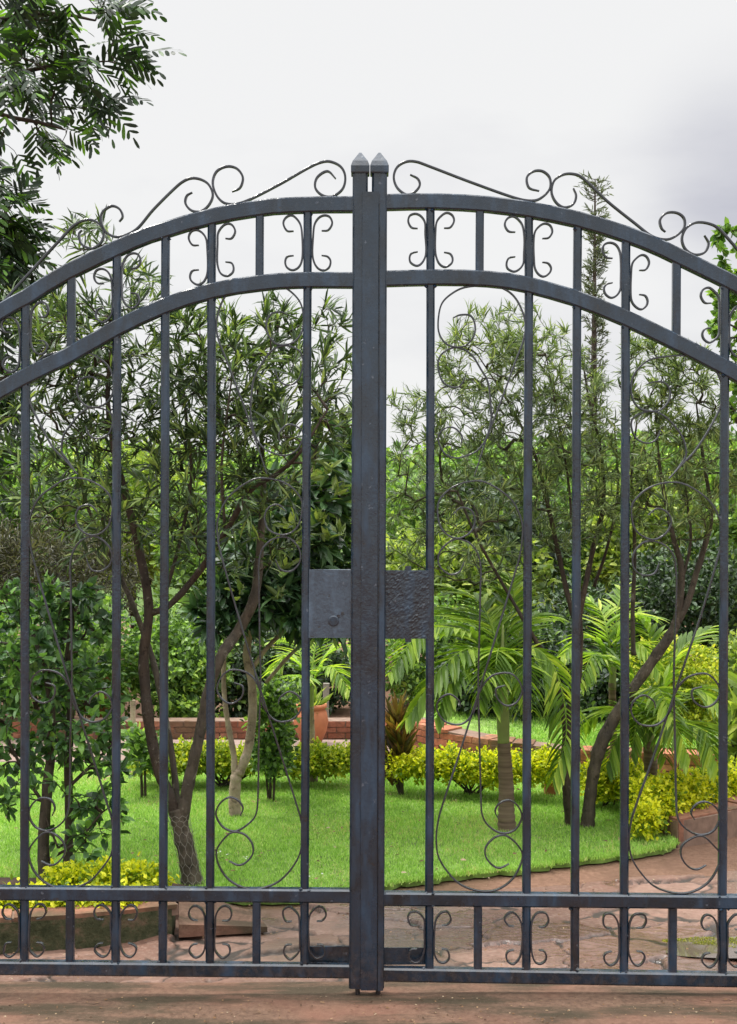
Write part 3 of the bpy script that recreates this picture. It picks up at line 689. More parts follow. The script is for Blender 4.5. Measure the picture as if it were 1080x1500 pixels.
# ------------------------------------------------------------------ plants
LIMB = 0.82
def limb_pts(l):
    """(px, py, distance, radius in px) -> resampled points and radii in metres"""
    l = np.array(l, float)
    q = catmull(l, 7)
    p = np.array([P(a, b, d) for a, b, d, _ in q]); r = np.maximum(q[:, 3], .4) * q[:, 2] / FPX * LIMB
    return p, r
def sample_blob(b, shell=0.55):
    px, py, d, rx, ry, rd, n = b
    v = rdir(n) * (rng.uniform(0, 1, n) ** (1 / 3 * shell))[:, None]
    c = P(px, py, d)
    return c + v * np.array((rx * d / FPX, rd, ry * d / FPX))
def tree(name, label, cat, base, limbs, blobs, leaf, bark, twig=None, dark=(), group=None, sides=9, tipr=0.0016, extra=None, shell=.75, dens=1.0):
    root = thing(name, label, cat, base, group)
    mb = MB(); nodes = []; nr = []
    dkf = []
    for li, l in enumerate(limbs):
        p, r = limb_pts(l); f0_ = len(mb.F)
        r = r * (1 + 0.05 * np.sin(np.arange(len(r)) * 1.3 + rng.uniform(0, 6)))
        tube(mb, p, r, sides, 0.035); dkf += [li in dark] * (len(mb.F) - f0_); nodes += list(p); nr += list(r)
    nodes = np.array(nodes); n_limb = len(nodes)
    tg = np.concatenate([sample_blob((*b[:6], max(2, int(b[6] * dens))), shell) for b in blobs])
    d0 = np.min(np.linalg.norm(tg[:, None] - nodes[None, ::2], axis=2), axis=1)
    tg = tg[np.argsort(d0)]
    cap = len(tg) * 4 + n_limb; NN = np.empty((cap, 3)); NN[:n_limb] = nodes; par = np.full(cap, -1); cnt = n_limb
    chains = []
    zc = nodes[:, 2].min()
    for t_ in tg:
        dv = NN[:cnt] - t_
        cost = np.einsum('ij,ij->i', dv, dv) * (1 + 1.2 * np.clip(dv[:, 2] / (np.linalg.norm(dv, axis=1) + 1e-6), 0, 1))
        cost[:n_limb] += np.where(nodes[:, 2] < zc + 0.35, 0.6, 0.0)
        j = int(np.argmin(cost)); a = NN[j]; v = t_ - a; Ln = np.linalg.norm(v)
        side = rng.normal(0, 0.10 * Ln, 3); side[2] += 0.10 * Ln
        ch = [j]
        for k in (1 / 3, 2 / 3, 1.0):
            NN[cnt] = a + v * k + side * math.sin(math.pi * k); par[cnt] = ch[-1]; ch.append(cnt); cnt += 1
        chains.append(ch)
    w_ = np.zeros(cnt)
    for ch in chains: w_[ch[-1]] += 1
    for i in range(cnt - 1, n_limb - 1, -1): w_[par[i]] += w_[i]
    n_tr = len(mb.F)
    for ch in chains:
        r = tipr * np.sqrt(np.maximum(w_[ch], 1)) ** 1.05; r[0] = min(r[0], r[1] * 1.25)
        tube(mb, NN[ch], r, 4)
    tr_ = mb.build('trunk', bark, root, True)
    tr_.data.materials.append(twig or bark)
    mi = np.zeros(len(mb.F), dtype=np.int32); mi[n_tr:] = 1; mi[:n_tr] = np.array(dkf, dtype=np.int32); tr_.data.polygons.foreach_set('material_index', mi)
    bt = []
    if leaf.get('kind') == 'pinnate':
        O, D, NM, LL, WW = [], [], [], [], []
        for ch in chains:
            for q in range(leaf['n']):
                i = random.choice((1, 2, 3)); a = NN[ch[i]]; ax = unit(NN[ch[i]] - NN[ch[i - 1]])
                d = unit(ax * .5 + rng.normal(0, .7, 3) + np.array(leaf.get('bias', (0, 0, -.15))))
                up = unit(np.array((0, 0, 1.)) + rng.normal(0, .5, 3)); s_ = unit(np.cross(d, up)); up = np.cross(s_, d)
                Lr = rng.uniform(*leaf['rachis']); npair = leaf.get('pairs', 7)
                for k in range(npair + 1):
                    f = (k + 1) / (npair + 1); pos = a + d * Lr * f + np.array((0, 0, -0.25 * Lr * f * f))
                    dd = unit(d + np.array((0, 0, -0.5 * f)))
                    for sg in ((-1, 1) if k < npair else (0,)):
                        O.append(pos); D.append(dd * .75 + s_ * sg * .75 + np.array((0, 0, -.12))); NM.append(up + rng.normal(0, .2, 3))
                        ll = leaf['L'] * (0.6 + 0.5 * math.sin(math.pi * min(f + .15, 1))) * rng.uniform(.8, 1.15); LL.append(ll); WW.append(leaf['W'] * rng.uniform(.8, 1.2))
        bt.append(leaves(np.array(O), np.array(D), np.array(NM), np.array(LL), np.array(WW), T_LOBE))
    else:
        O, AX, GR = [], [], []
        n = leaf['n']
        for ch in chains:
            pa, pb, pc = NN[ch[1]], NN[ch[2]], NN[ch[3]]
            ax = unit(pc - pb); Ln = np.linalg.norm(pc - pa); span = min(leaf.get('span', 0.12), Ln)
            for q in range(n):
                O.append(pc - ax * span * rng.uniform(0, 1) ** 1.4 * (0.0 if q == 0 else 1)); AX.append(ax)
        O = np.array(O); AX = np.array(AX); m_ = len(O)
        spread = leaf.get('spread', 0.8)
        D = unit(AX * leaf.get('along', 1.0) + rdir(m_) * spread * rng.uniform(.6, 1.3, (m_, 1)) + np.array((0, 0, leaf.get('rise', 0.1))))
        NM = unit(np.array((0, 0, 1.)) + rng.normal(0, .55, (m_, 3)))
        L_ = leaf['L'] * rng.uniform(.45, 1.25, m_); W_ = leaf['W'] * rng.uniform(.75, 1.2, m_)
        bt.append(leaves(O, D, NM, L_, W_, leaf.get('T', T_NARROW)))
    V, F, S = join(bt)
    cr_ = link_mesh('crown', V, F, S, leaf['mat'], root)
    if extra:
        O = np.concatenate([P(a, b, d) + rng.normal(0, .012, (k, 3)) for a, b, d, k in extra]); m_ = len(O)
        D = unit(rdir(m_) + np.array((0, -.25, .9)))
        link_mesh('young_leaves', *leaves(O, D, rdir(m_), rng.uniform(.5, .9, m_) * leaf['L'], rng.uniform(.5, .8, m_) * leaf['W'], leaf.get('T', T_NARROW)), M['lime_whorl'], root)
    return root

# --- oleander-like tree with a wire guard, left of the gate's middle
dA = gd(1292, LZ)
tree('tree', 'multi-stemmed narrow-leaved tree with wire netting round its trunk foot', 'tree', PG(281, 1294, LZ), [
    [(283, 1300, dA, 19), (276, 1262, dA, 16), (266, 1215, dA, 16), (258, 1185, dA, 14)],
    [(266, 1215, dA, 12), (245, 1160, dA, 11), (229, 1115, dA, 10), (216, 1040, dA, 10), (211, 960, dA, 9.5), (218, 890, dA, 8.5), (203, 800, dA, 7.5), (188, 740, dA, 7), (168, 660, dA - .1, 6), (158, 580, dA - .1, 4.5), (166, 500, dA - .2, 3), (180, 420, dA - .2, 1.5)],
    [(266, 1205, dA, 12), (278, 1140, dA, 11), (292, 1080, dA, 10), (304, 1020, dA, 10), (322, 965, dA, 10), (352, 920, dA + .1, 9.5), (374, 870, dA + .1, 9), (382, 790, dA + .2, 7), (386, 700, dA + .3, 5), (380, 600, dA + .3, 3), (372, 500, dA + .3, 1.5)],
    [(262, 1205, dA + .1, 7), (254, 1120, dA + .15, 6), (240, 1040, dA + .2, 6), (222, 960, dA + .3, 5.5), (196, 890, dA + .35, 5), (170, 830, dA + .4, 4), (128, 740, dA + .4, 3), (110, 640, dA + .4, 2)],
    [(219, 900, dA, 6), (250, 885, dA, 6), (290, 840, dA, 6), (330, 780, dA - .1, 5.5), (368, 718, dA - .2, 5), (405, 695, dA - .2, 4), (440, 662, dA - .3, 3), (480, 600, dA - .3, 1.5)],
    [(236, 890, dA + .1, 4), (262, 800, dA + .1, 3.5), (280, 700, dA + .1, 3), (272, 600, dA + .1, 2.5), (262, 500, dA + .1, 1.5)],
    [(330, 780, dA - .1, 3), (325, 680, dA - .2, 2.5), (335, 590, dA - .2, 2), (345, 520, dA - .2, 1)],
  ], [
    (110, 500, dA, 75, 90, .45, 95), (180, 560, dA, 90, 110, .45, 110), (60, 640, dA, 80, 110, .4, 70), (270, 590, dA + .1, 70, 130, .4, 105), (340, 570, dA, 75, 115, .4, 105),
    (420, 560, dA, 75, 100, .4, 95), (400, 650, dA, 90, 90, .4, 80), (490, 580, dA, 45, 90, .3, 45), (250, 720, dA, 150, 100, .5, 135), (120, 740, dA, 110, 90, .4, 75), (350, 760, dA, 110, 90, .4, 80),
    (410, 470, dA, 35, 40, .2, 22), (60, 460, dA, 60, 40, .3, 40), (210, 430, dA, 45, 45, .3, 26), (130, 350, dA, 38, 26, .2, 16), (300, 480, dA, 60, 50, .3, 32), (485, 480, dA, 25, 35, .2, 10)],
  dict(n=10, L=0.105, W=0.0115, span=.24, spread=.80, along=.9, rise=.32, mat=M['oleander']), M['bark_brown'], M['bark_dark'], dark=(1, 4), tipr=.0011)
# wire netting guard round its foot
def netting():
    root_pts, rr = limb_pts([(283, 1297, dA, 21.5), (276, 1262, dA, 18.5), (266, 1215, dA, 19), (261, 1192, dA, 20)])
    mb = MB(); rows = 9; cols = 9
    q = np.linspace(0, len(root_pts) - 1, 2 * rows + 1)
    def at(a, h):
        i = np.clip(h, 0, 2 * rows) / (2 * rows) * (len(root_pts) - 1); k = int(min(i, len(root_pts) - 2)); f = i - k
        c_ = root_pts[k] * (1 - f) + root_pts[k + 1] * f; r_ = rr[k] * (1 - f) + rr[k + 1] * f
        return c_ + np.array((math.cos(a) * r_, math.sin(a) * r_, 0))
    da = 2 * math.pi / cols
    for r_ in range(rows):
        for c_ in range(cols):
            a0 = (c_ + .5 * (r_ % 2)) * da; h = r_ * 2
            tube(mb, [at(a0, h), at(a0, h + 1.0)], .0009, 4)
            tube(mb, [at(a0, h + 1), at(a0 - da / 2, h + 2)], .0009, 4); tube(mb, [at(a0, h + 1), at(a0 + da / 2, h + 2)], .0009, 4)
    o_ = mb.build('wire_guard', M['wire']); tag(o_, 'hexagonal wire netting wrapped round the foot of the forked trunk', 'netting')
netting()

# --- small pale-barked tree with dark glossy crown
dB = gd(1192, LZ)
tree('tree', 'small pale forked trunk on the lawn under a dark glossy crown', 'tree', PG(345, 1192, LZ), [
    [(345, 1198, dB, 12), (344, 1165, dB, 10.5), (346, 1140, dB, 10), (352, 1128, dB, 9)],
    [(344, 1150, dB, 6.5), (343, 1110, dB, 5.5), (336, 1070, dB, 5), (330, 1030, dB, 4.5), (328, 980, dB, 4), (335, 900, dB, 3)],
    [(350, 1135, dB, 9), (363, 1100, dB, 8.5), (370, 1050, dB, 8), (369, 1000, dB, 7.5), (362, 960, dB, 7), (372, 900, dB, 6), (400, 820, dB, 5), (440, 740, dB, 4), (468, 660, dB, 2.5)],
    [(366, 985, dB, 4.5), (395, 945, dB, 4), (430, 915, dB + .1, 3.5), (470, 880, dB + .1, 2.5)],
    [(390, 1000, dB + .2, 3.5), (425, 960, dB + .2, 3.5), (465, 925, dB + .3, 3), (500, 905, dB + .3, 2)],
  ], [(440, 880, dB, 75, 60, .45, 85), (385, 850, dB, 80, 70, .4, 65), (470, 780, dB, 55, 80, .4, 65), (475, 690, dB, 50, 70, .35, 30), (415, 760, dB, 55, 70, .4, 38), (340, 900, dB, 60, 45, .35, 35), (495, 650, dB, 30, 40, .3, 8), (500, 900, dB, 30, 40, .3, 22)],
  dict(n=13, L=0.125, W=0.042, span=.10, spread=1.0, along=.6, rise=-.05, T=T_BROAD, mat=M['mango']), M['bark_pale'], M['bark_dark'],
  extra=[(455, 700, dB - .4, 9), (440, 800, dB - .45, 8), (492, 720, dB - .4, 8), (425, 770, dB - .45, 7), (405, 880, dB - .45, 6), (470, 765, dB - .45, 10), (482, 790, dB - .45, 8), (416, 830, dB - .45, 10), (480, 690, dB - .4, 8), (500, 620, dB - .4, 8), (462, 640, dB - .4, 7), (500, 780, dB - .4, 8), (350, 870, dB - .4, 6)])

# --- leafy bush with two stems at the left edge
dC = gd(1288, LZ)
tree('bush', 'leafy dark green bush on two stout stems by the left edge', 'bush', PG(78, 1290, LZ), [
    [(66, 1296, dC, 12), (64, 1230, dC, 10.5), (70, 1150, dC, 9.5), (76, 1080, dC, 8), (70, 1000, dC, 6), (50, 930, dC, 4)],
    [(98, 1292, dC + .1, 9), (102, 1200, dC + .1, 8), (100, 1120, dC + .1, 7.5), (104, 1040, dC + .1, 7), (100, 960, dC + .1, 6), (110, 890, dC, 4)],
    [(66, 1180, dC, 3.5), (40, 1140, dC, 3), (10, 1080, dC, 2.5)], [(104, 1150, dC, 3.5), (135, 1120, dC, 3), (165, 1090, dC, 2)], [(70, 1260, dC, 3), (110, 1235, dC - .1, 2.5), (150, 1190, dC - .1, 2)],
  ], [(40, 950, dC, 80, 80, .4, 70), (110, 930, dC, 70, 70, .4, 62), (30, 1060, dC, 70, 70, .35, 52), (120, 1050, dC, 60, 75, .35, 52), (90, 1130, dC, 90, 60, .3, 30), (150, 1150, dC, 40, 60, .25, 17), (130, 1215, dC - .1, 55, 45, .2, 16), (10, 1160, dC, 45, 40, .25, 10), (70, 880, dC, 70, 35, .3, 36), (-60, 1000, dC, 60, 140, .35, 60)],
  dict(n=8, L=0.066, W=0.033, span=.13, spread=1.0, along=.6, rise=.05, T=T_BROAD, mat=M['holly']), M['bark_brown'], M['bark_dark'])

# --- right trees: dark upright and leaning brown
dD = gd(1206, LZ)
tree('tree', 'dark upright fine-leaved tree just behind the palm', 'tree', PG(836, 1208, LZ), [
    [(838, 1214, dD, 12), (833, 1165, dD, 10.5), (829, 1120, dD, 10), (835, 1060, dD, 9.5), (845, 990, dD, 9), (848, 930, dD, 8), (846, 890, dD, 7)],
    [(829, 1100, dD, 5), (825, 1040, dD, 5), (808, 980, dD - .1, 4.5), (780, 930, dD - .1, 4), (745, 870, dD - .1, 3), (700, 790, dD - .2, 2.5), (670, 720, dD - .2, 1.6)],
    [(847, 920, dD, 6), (834, 880, dD, 5), (818, 810, dD, 4.5), (805, 750, dD, 4), (785, 670, dD, 3), (745, 590, dD, 2), (700, 520, dD, 1.2)],
    [(847, 910, dD, 6), (858, 855, dD, 5), (870, 800, dD + .1, 4.5), (884, 740, dD + .1, 4), (880, 660, dD + .1, 3), (862, 580, dD + .1, 2), (850, 500, dD + .1, 1)],
    [(850, 880, dD, 3), (840, 790, dD - .1, 2.6), (832, 700, dD - .1, 2.2), (815, 600, dD - .1, 1.6), (800, 520, dD - .1, 1)],
    [(870, 860, dD + .2, 3), (890, 800, dD + .2, 2.6), (905, 720, dD + .2, 2.2), (900, 620, dD + .2, 1.4)],
  ], [(705, 520, dD, 65, 65, .4, 62), (755, 490, dD, 45, 50, .3, 30), (800, 540, dD, 60, 60, .4, 56), (690, 610, dD, 75, 70, .4, 66), (780, 640, dD, 85, 80, .45, 84), (850, 620, dD, 60, 90, .4, 66), (720, 710, dD, 95, 65, .4, 62), (830, 730, dD, 85, 80, .4, 74), (620, 690, dD, 55, 70, .35, 42), (600, 600, dD, 35, 30, .25, 14), (690, 800, dD, 90, 60, .35, 45), (590, 780, dD, 40, 60, .3, 22)],
  dict(n=15, L=0.082, W=0.0070, span=.24, spread=.80, along=.9, rise=.25, mat=M['willowy']), M['bark_dark'], M['twig'], tipr=.0011, dens=1.7)
dE = gd(1208, LZ)
tree('tree', 'leaning brown trunk with fine olive leaves beside the golden hedge', 'tree', PG(862, 1210, LZ), [
    [(860, 1216, dE, 14), (864, 1175, dE, 11), (870, 1130, dE, 11), (880, 1092, dE, 12), (900, 1052, dE, 11), (930, 1005, dE, 10), (960, 962, dE, 9.5), (985, 925, dE, 9), (993, 905, dE, 8)],
    [(990, 915, dE, 7), (997, 870, dE, 6.5), (998, 830, dE, 6), (990, 800, dE, 5), (978, 750, dE, 4), (965, 670, dE, 2.6), (960, 590, dE, 1.4)],
    [(992, 912, dE, 7), (1008, 880, dE, 6), (1020, 840, dE, 5.5), (1035, 790, dE, 5), (1042, 750, dE, 4), (1030, 670, dE, 3), (1020, 590, dE, 1.5)],
    [(928, 960, dE + .2, 4.5), (927, 900, dE + .2, 4), (930, 800, dE + .2, 3.2), (925, 700, dE + .2, 2.4), (935, 600, dE + .2, 1.4)],
    [(1000, 850, dE, 3), (1012, 790, dE, 2.6), (1005, 720, dE, 2), (1000, 640, dE, 1.4)],
  ], [(950, 560, dE, 45, 60, .35, 48), (1010, 590, dE, 50, 70, .35, 52), (960, 660, dE, 60, 70, .4, 64), (1030, 680, dE, 50, 70, .35, 50), (985, 740, dE, 80, 60, .4, 56), (900, 720, dE, 55, 80, .35, 45), (1080, 640, dE, 40, 80, .3, 30), (940, 500, dE, 25, 35, .2, 12), (1000, 530, dE, 45, 25, .2, 16)],
  dict(n=15, L=0.082, W=0.0070, span=.24, spread=.80, along=.9, rise=.20, mat=M['willowy']), M['bark_brown'], M['twig'], tipr=.0011, dens=1.7)

# --- feathery tree leaning in from the upper left, round-leaved one from the right
dF = 7.6
tree('tree', 'feathery-leaved tall tree leaning in at the upper left corner', 'tree', P(-330, 750 + EYE * FPX / dF, dF), [
    [(-330, 750 + EYE * FPX / dF + 8, dF, 40), (-320, 900, dF, 34), (-290, 600, dF, 28), (-240, 350, dF, 22), (-180, 150, dF, 16), (-120, -60, dF, 8)],
    [(-270, 500, dF, 14), (-180, 420, dF, 10), (-90, 380, dF, 7), (-30, 340, dF, 4), (10, 310, dF, 2)],
    [(-230, 320, dF, 14), (-140, 220, dF, 10), (-60, 150, dF, 7), (20, 110, dF, 5), (90, 95, dF, 3), (150, 90, dF, 1.5)],
    [(-180, 150, dF, 12), (-90, 60, dF, 8), (0, 30, dF, 6), (80, 20, dF, 4), (140, 30, dF, 2)],
    [(-60, 150, dF, 5), (10, 170, dF, 4), (60, 180, dF, 3), (95, 190, dF, 1.5)],
  ], [(60, 60, dF, 80, 60, .5, 46), (40, 140, dF, 70, 50, .5, 40), (130, 60, dF, 45, 55, .35, 20), (110, 130, dF, 40, 35, .3, 14), (-20, 60, dF, 80, 90, .5, 44), (60, 195, dF, 35, 20, .25, 9), (-10, 190, dF, 40, 50, .4, 20), (0, 290, dF, 26, 30, .3, 30), (8, 345, dF, 26, 30, .25, 34), (-40, 330, dF, 50, 60, .4, 40), (-8, 400, dF, 30, 30, .3, 34), (-20, 560, dF, 40, 70, .4, 50), (-10, 660, dF, 40, 40, .4, 36), (0, 470, dF, 24, 40, .3, 26), (185, 85, dF, 14, 14, .1, 4), (140, 150, dF, 14, 20, .1, 4), (70, 0, dF, 90, 40, .5, 30), (130, 0, dF, 40, 40, .3, 14)],
  dict(kind='pinnate', n=2, rachis=(.20, .34), pairs=6, L=0.105, W=0.0215, bias=(.45, 0, -.2), mat=M['feather']), M['bark_dark'], M['bark_dark'], tipr=.0018, dens=.36)
dG = 7.2
tree('tree', 'round-leaved light green tree reaching in at the right edge', 'tree', P(1300, 750 + EYE * FPX / dG, dG), [
    [(1300, 750 + EYE * FPX / dG + 8, dG, 24), (1290, 1000, dG, 20), (1270, 750, dG, 16), (1230, 550, dG, 12), (1180, 420, dG, 8), (1120, 360, dG, 4), (1075, 335, dG, 1.5)],
    [(1250, 650, dG, 8), (1180, 560, dG, 6), (1110, 500, dG, 3), (1060, 470, dG, 1.4)], [(1270, 760, dG, 8), (1180, 700, dG, 6), (1110, 660, dG, 3), (1080, 620, dG, 1.5)],
  ], [(1090, 380, dG, 45, 50, .3, 42), (1085, 470, dG, 45, 50, .3, 44), (1140, 430, dG, 80, 110, .4, 80), (1095, 560, dG, 35, 60, .3, 34), (1130, 650, dG, 60, 80, .4, 50), (1058, 345, dG, 12, 16, .1, 7), (1048, 460, dG, 12, 40, .1, 9), (1060, 420, dG, 14, 30, .1, 9)],
  dict(n=9, L=0.050, W=0.036, span=.14, spread=1.0, along=.5, rise=0, T=T_BROAD, mat=M['fresh']), M['bark_brown'], M['twig'])

# ------------------------------------------------------------------ palms
def frond(root, ctrl, nl=34, Lmax=.24, W=.036, mat='palm', droop=.35, sidek=.8):
    c_ = np.array([P(*q) for q in ctrl]); q = catmull(c_, 10); n = len(q)
    seg = np.concatenate(([0], np.cumsum(np.linalg.norm(np.diff(q, axis=0), axis=1)))); tt = seg / seg[-1]
    mb = MB(); tube(mb, q, np.interp(tt, (0, 1), (.0085, .0018)), 5)
    vb = np.concatenate(mb.V); fl = np.array([i for f in mb.F for i in f]); sz = np.array([len(f) for f in mb.F])
    O, D, NM, LL, WW = [], [], [], [], []
    for k in range(nl):
        f = 0.20 + 0.80 * (k + rng.uniform(-.2, .2)) / (nl - 1); f = min(max(f, .15), 1)
        pos = np.array([np.interp(f, tt, q[:, i]) for i in range(3)]); pos2 = np.array([np.interp(min(f + .04, 1.0), tt, q[:, i]) for i in range(3)]) if f < .97 else pos + (q[-1] - q[-2])
        tan = unit(pos2 - pos); up = np.array((0, 0, 1.)); s_ = np.cross(tan, up)
        if np.linalg.norm(s_) < .15: s_ = np.array((1., 0, 0))
        s_ = unit(s_)
        ll = Lmax * (0.35 + 0.75 * math.sin(math.pi * (0.12 + 0.80 * f))) * rng.uniform(.88, 1.1)
        for sg in (-1, 1):
            O.append(pos); D.append(tan * (.50 + .5 * f) + s_ * sg * sidek + np.array((0, 0, .26 - droop * rng.uniform(.5, 1.5))) + rng.normal(0, .04, 3)); NM.append(unit(np.cross(np.cross(tan, s_ * sg), tan)) * .2 + up + rng.normal(0, .10, 3)); LL.append(ll); WW.append(W * rng.uniform(.8, 1.15))
    bt = [(vb, fl, sz), leaves(np.array(O), np.array(D), np.array(NM), np.array(LL), np.array(WW), T_LEAFLET)]
    return link_mesh('frond', *join(bt), M[mat], root)
def palm(label, base, trunk, shaft, fronds, mat_t='palm_trunk', **kw):
    root = thing('palm_tree', label, 'palm', base, 'young palms in the garden')
    p, r = limb_pts(trunk); r = r * (1 + .045 * np.sign(np.sin(np.arange(len(r)) * 2.2)))
    mb = MB(); tube(mb, p, r, 14); mb.build('trunk', M[mat_t], root, True)
    if shaft:
        p, r = limb_pts(shaft); mb = MB(); tube(mb, p, r, 12); mb.build('crownshaft', M['shaft'], root, True)
    for fr in fronds:
        k2 = dict(kw)
        if isinstance(fr[-1], dict): k2.update(fr[-1]); fr = fr[:-1]
        frond(root, fr, **k2)
    return root
d1 = gd(1212, LZ); c1 = (736, 1000)
def F1(*p, **k): return [(736, 1005, d1)] + list(p) + ([k] if k else [])
palm('stout ringed palm in the middle of the lawn right of the gate post', PG(743, 1213, LZ),
     [(743, 1216, d1, 17.5), (742, 1195, d1, 15), (742, 1160, d1, 14), (740, 1120, d1, 12.5), (738, 1088, d1, 11.5)], [(738, 1090, d1, 10.5), (737, 1050, d1, 11.5), (736, 1015, d1, 11), (736, 985, d1, 8), (736, 950, d1, 4), (737, 915, d1, 1.5)],
     [F1((690, 930, d1 - .1), (620, 925, d1 - .3), (572, 985, d1 - .5)), F1((700, 950, d1 - .2), (650, 975, d1 - .4), (600, 1050, d1 - .5)), F1((700, 920, d1 + .1), (650, 890, d1 + .3), (590, 905, d1 + .5)),
      F1((725, 930, d1), (700, 880, d1 + .2), (660, 860, d1 + .3)), F1((742, 930, d1 + .1), (752, 880, d1 + .2), (748, 845, d1 + .3)),
      F1((760, 935, d1 + .1), (785, 900, d1 + .3), (815, 905, d1 + .5), Lmax=.18), F1((775, 950, d1 - .1), (815, 985, d1 - .2), (830, 1070, d1 - .3), (812, 1140, d1 - .35), nl=30),
      F1((755, 965, d1 - .2), (772, 985, d1 - .4), (780, 1040, d1 - .5), Lmax=.17), F1((705, 965, d1 - .2), (668, 985, d1 - .4), (640, 1052, d1 - .5), Lmax=.18), F1((733, 955, d1 - .25), (728, 962, d1 - .45), (722, 1035, d1 - .55), Lmax=.17), F1((748, 960, d1 - .15), (757, 968, d1 - .3), (760, 1040, d1 - .38), Lmax=.16), F1((720, 965, d1 - .3), (708, 985, d1 - .5), (702, 1030, d1 - .55), Lmax=.16), F1((700, 940, d1 + .2), (670, 915, d1 + .4), (640, 925, d1 + .5), Lmax=.2)],
     Lmax=.215, W=.033, nl=24)
d2 = 8.0
def F2(*p, **k): return [(951, 1075, d2)] + list(p) + ([k] if k else [])
palm('bushy low palm with fan-like fronds behind the golden hedge', P(953, 750 + (EYE - LZ) * FPX / d2, d2),
     [(955, 750 + (EYE - LZ) * FPX / d2 + 4, d2, 13), (954, 1130, d2, 13), (951, 1085, d2, 11)], [(951, 1088, d2, 10), (951, 1065, d2, 10), (952, 1040, d2, 6), (953, 1005, d2, 2)],
     [F2((945, 1045, d2 - .2), (935, 1050, d2 - .35), (925, 1105, d2 - .42), Lmax=.16), F2((960, 1040, d2 - .2), (968, 1050, d2 - .35), (975, 1110, d2 - .42), Lmax=.16), F2((985, 1030, d2 - .1), (1020, 1010, d2 - .2), (1050, 1030, d2 - .3)), F2((990, 1060, d2 - .2), (1030, 1070, d2 - .4), (1050, 1120, d2 - .5)), F2((975, 1000, d2), (1000, 950, d2), (1040, 920, d2 + .1)),
      F2((915, 1040, d2), (880, 1040, d2 + .1), (850, 1065, d2 + .2)), F2((930, 1010, d2), (905, 970, d2), (865, 955, d2 + .1)), F2((955, 1020, d2 - .3), (965, 1010, d2 - .5), (985, 1050, d2 - .7)), F2((935, 1060, d2 - .2), (905, 1080, d2 - .3), (890, 1120, d2 - .35)),
      F2((955, 1000, d2 + .2), (955, 940, d2 + .3), (935, 905, d2 + .4)), F2((965, 1050, d2 - .3), (990, 1065, d2 - .5), (1010, 1110, d2 - .6))],
     mat='palm', Lmax=.22, W=.029, nl=22)
d3 = gd(1172, LZ)
def F3(*p, **k): return [(898, 990, d3)] + list(p) + ([k] if k else [])
palm('slender palm whose bare trunk rises behind the leaning tree', PG(905, 1173, LZ),
     [(905, 1176, d3, 8), (901, 1120, d3, 7.2), (898, 1060, d3, 7), (897, 1000, d3, 6.5)], [(897, 1010, d3, 7), (898, 985, d3, 6), (899, 960, d3, 4)],
     [F3((880, 945, d3), (855, 930, d3), (825, 960, d3 - .1)), F3((890, 930, d3), (880, 895, d3 + .1), (850, 870, d3 + .2)), F3((905, 930, d3), (925, 900, d3), (960, 905, d3 + .1)), F3((915, 950, d3), (940, 945, d3 - .1), (965, 985, d3 - .2)), F3((902, 930, d3 + .1), (905, 890, d3 + .2), (915, 860, d3 + .3)), F3((880, 960, d3 - .2), (865, 965, d3 - .3), (850, 1000, d3 - .4))],
     mat='palm_lime', Lmax=.18, W=.025, nl=18)
d4 = gd(1143, LZ)
def F4(*p, **k): return [(456, 1005, d4)] + list(p) + ([k] if k else [])
palm('slim white-banded palm beside the gate post and terracotta urn', PG(459, 1143, LZ),
     [(459, 1146, d4, 9), (458, 1110, d4, 6.5), (456, 1060, d4, 6), (455, 1035, d4, 6)], [(455, 1040, d4, 6), (455, 1010, d4, 6), (456, 990, d4, 4)],
     [F4((475, 965, d4), (500, 945, d4), (530, 965, d4 - .1)), F4((470, 980, d4 - .1), (490, 980, d4 - .2), (510, 1010, d4 - .3)), F4((440, 975, d4), (420, 960, d4), (395, 985, d4 - .1)), F4((445, 990, d4 - .2), (430, 1000, d4 - .3), (415, 1040, d4 - .35)), F4((460, 960, d4 + .1), (470, 920, d4 + .2), (490, 900, d4 + .3)), F4((440, 960, d4 + .2), (425, 935, d4 + .3), (400, 940, d4 + .4))],
     mat_t='bark_pale', mat='palm_lime', Lmax=.17, W=.022, nl=19)

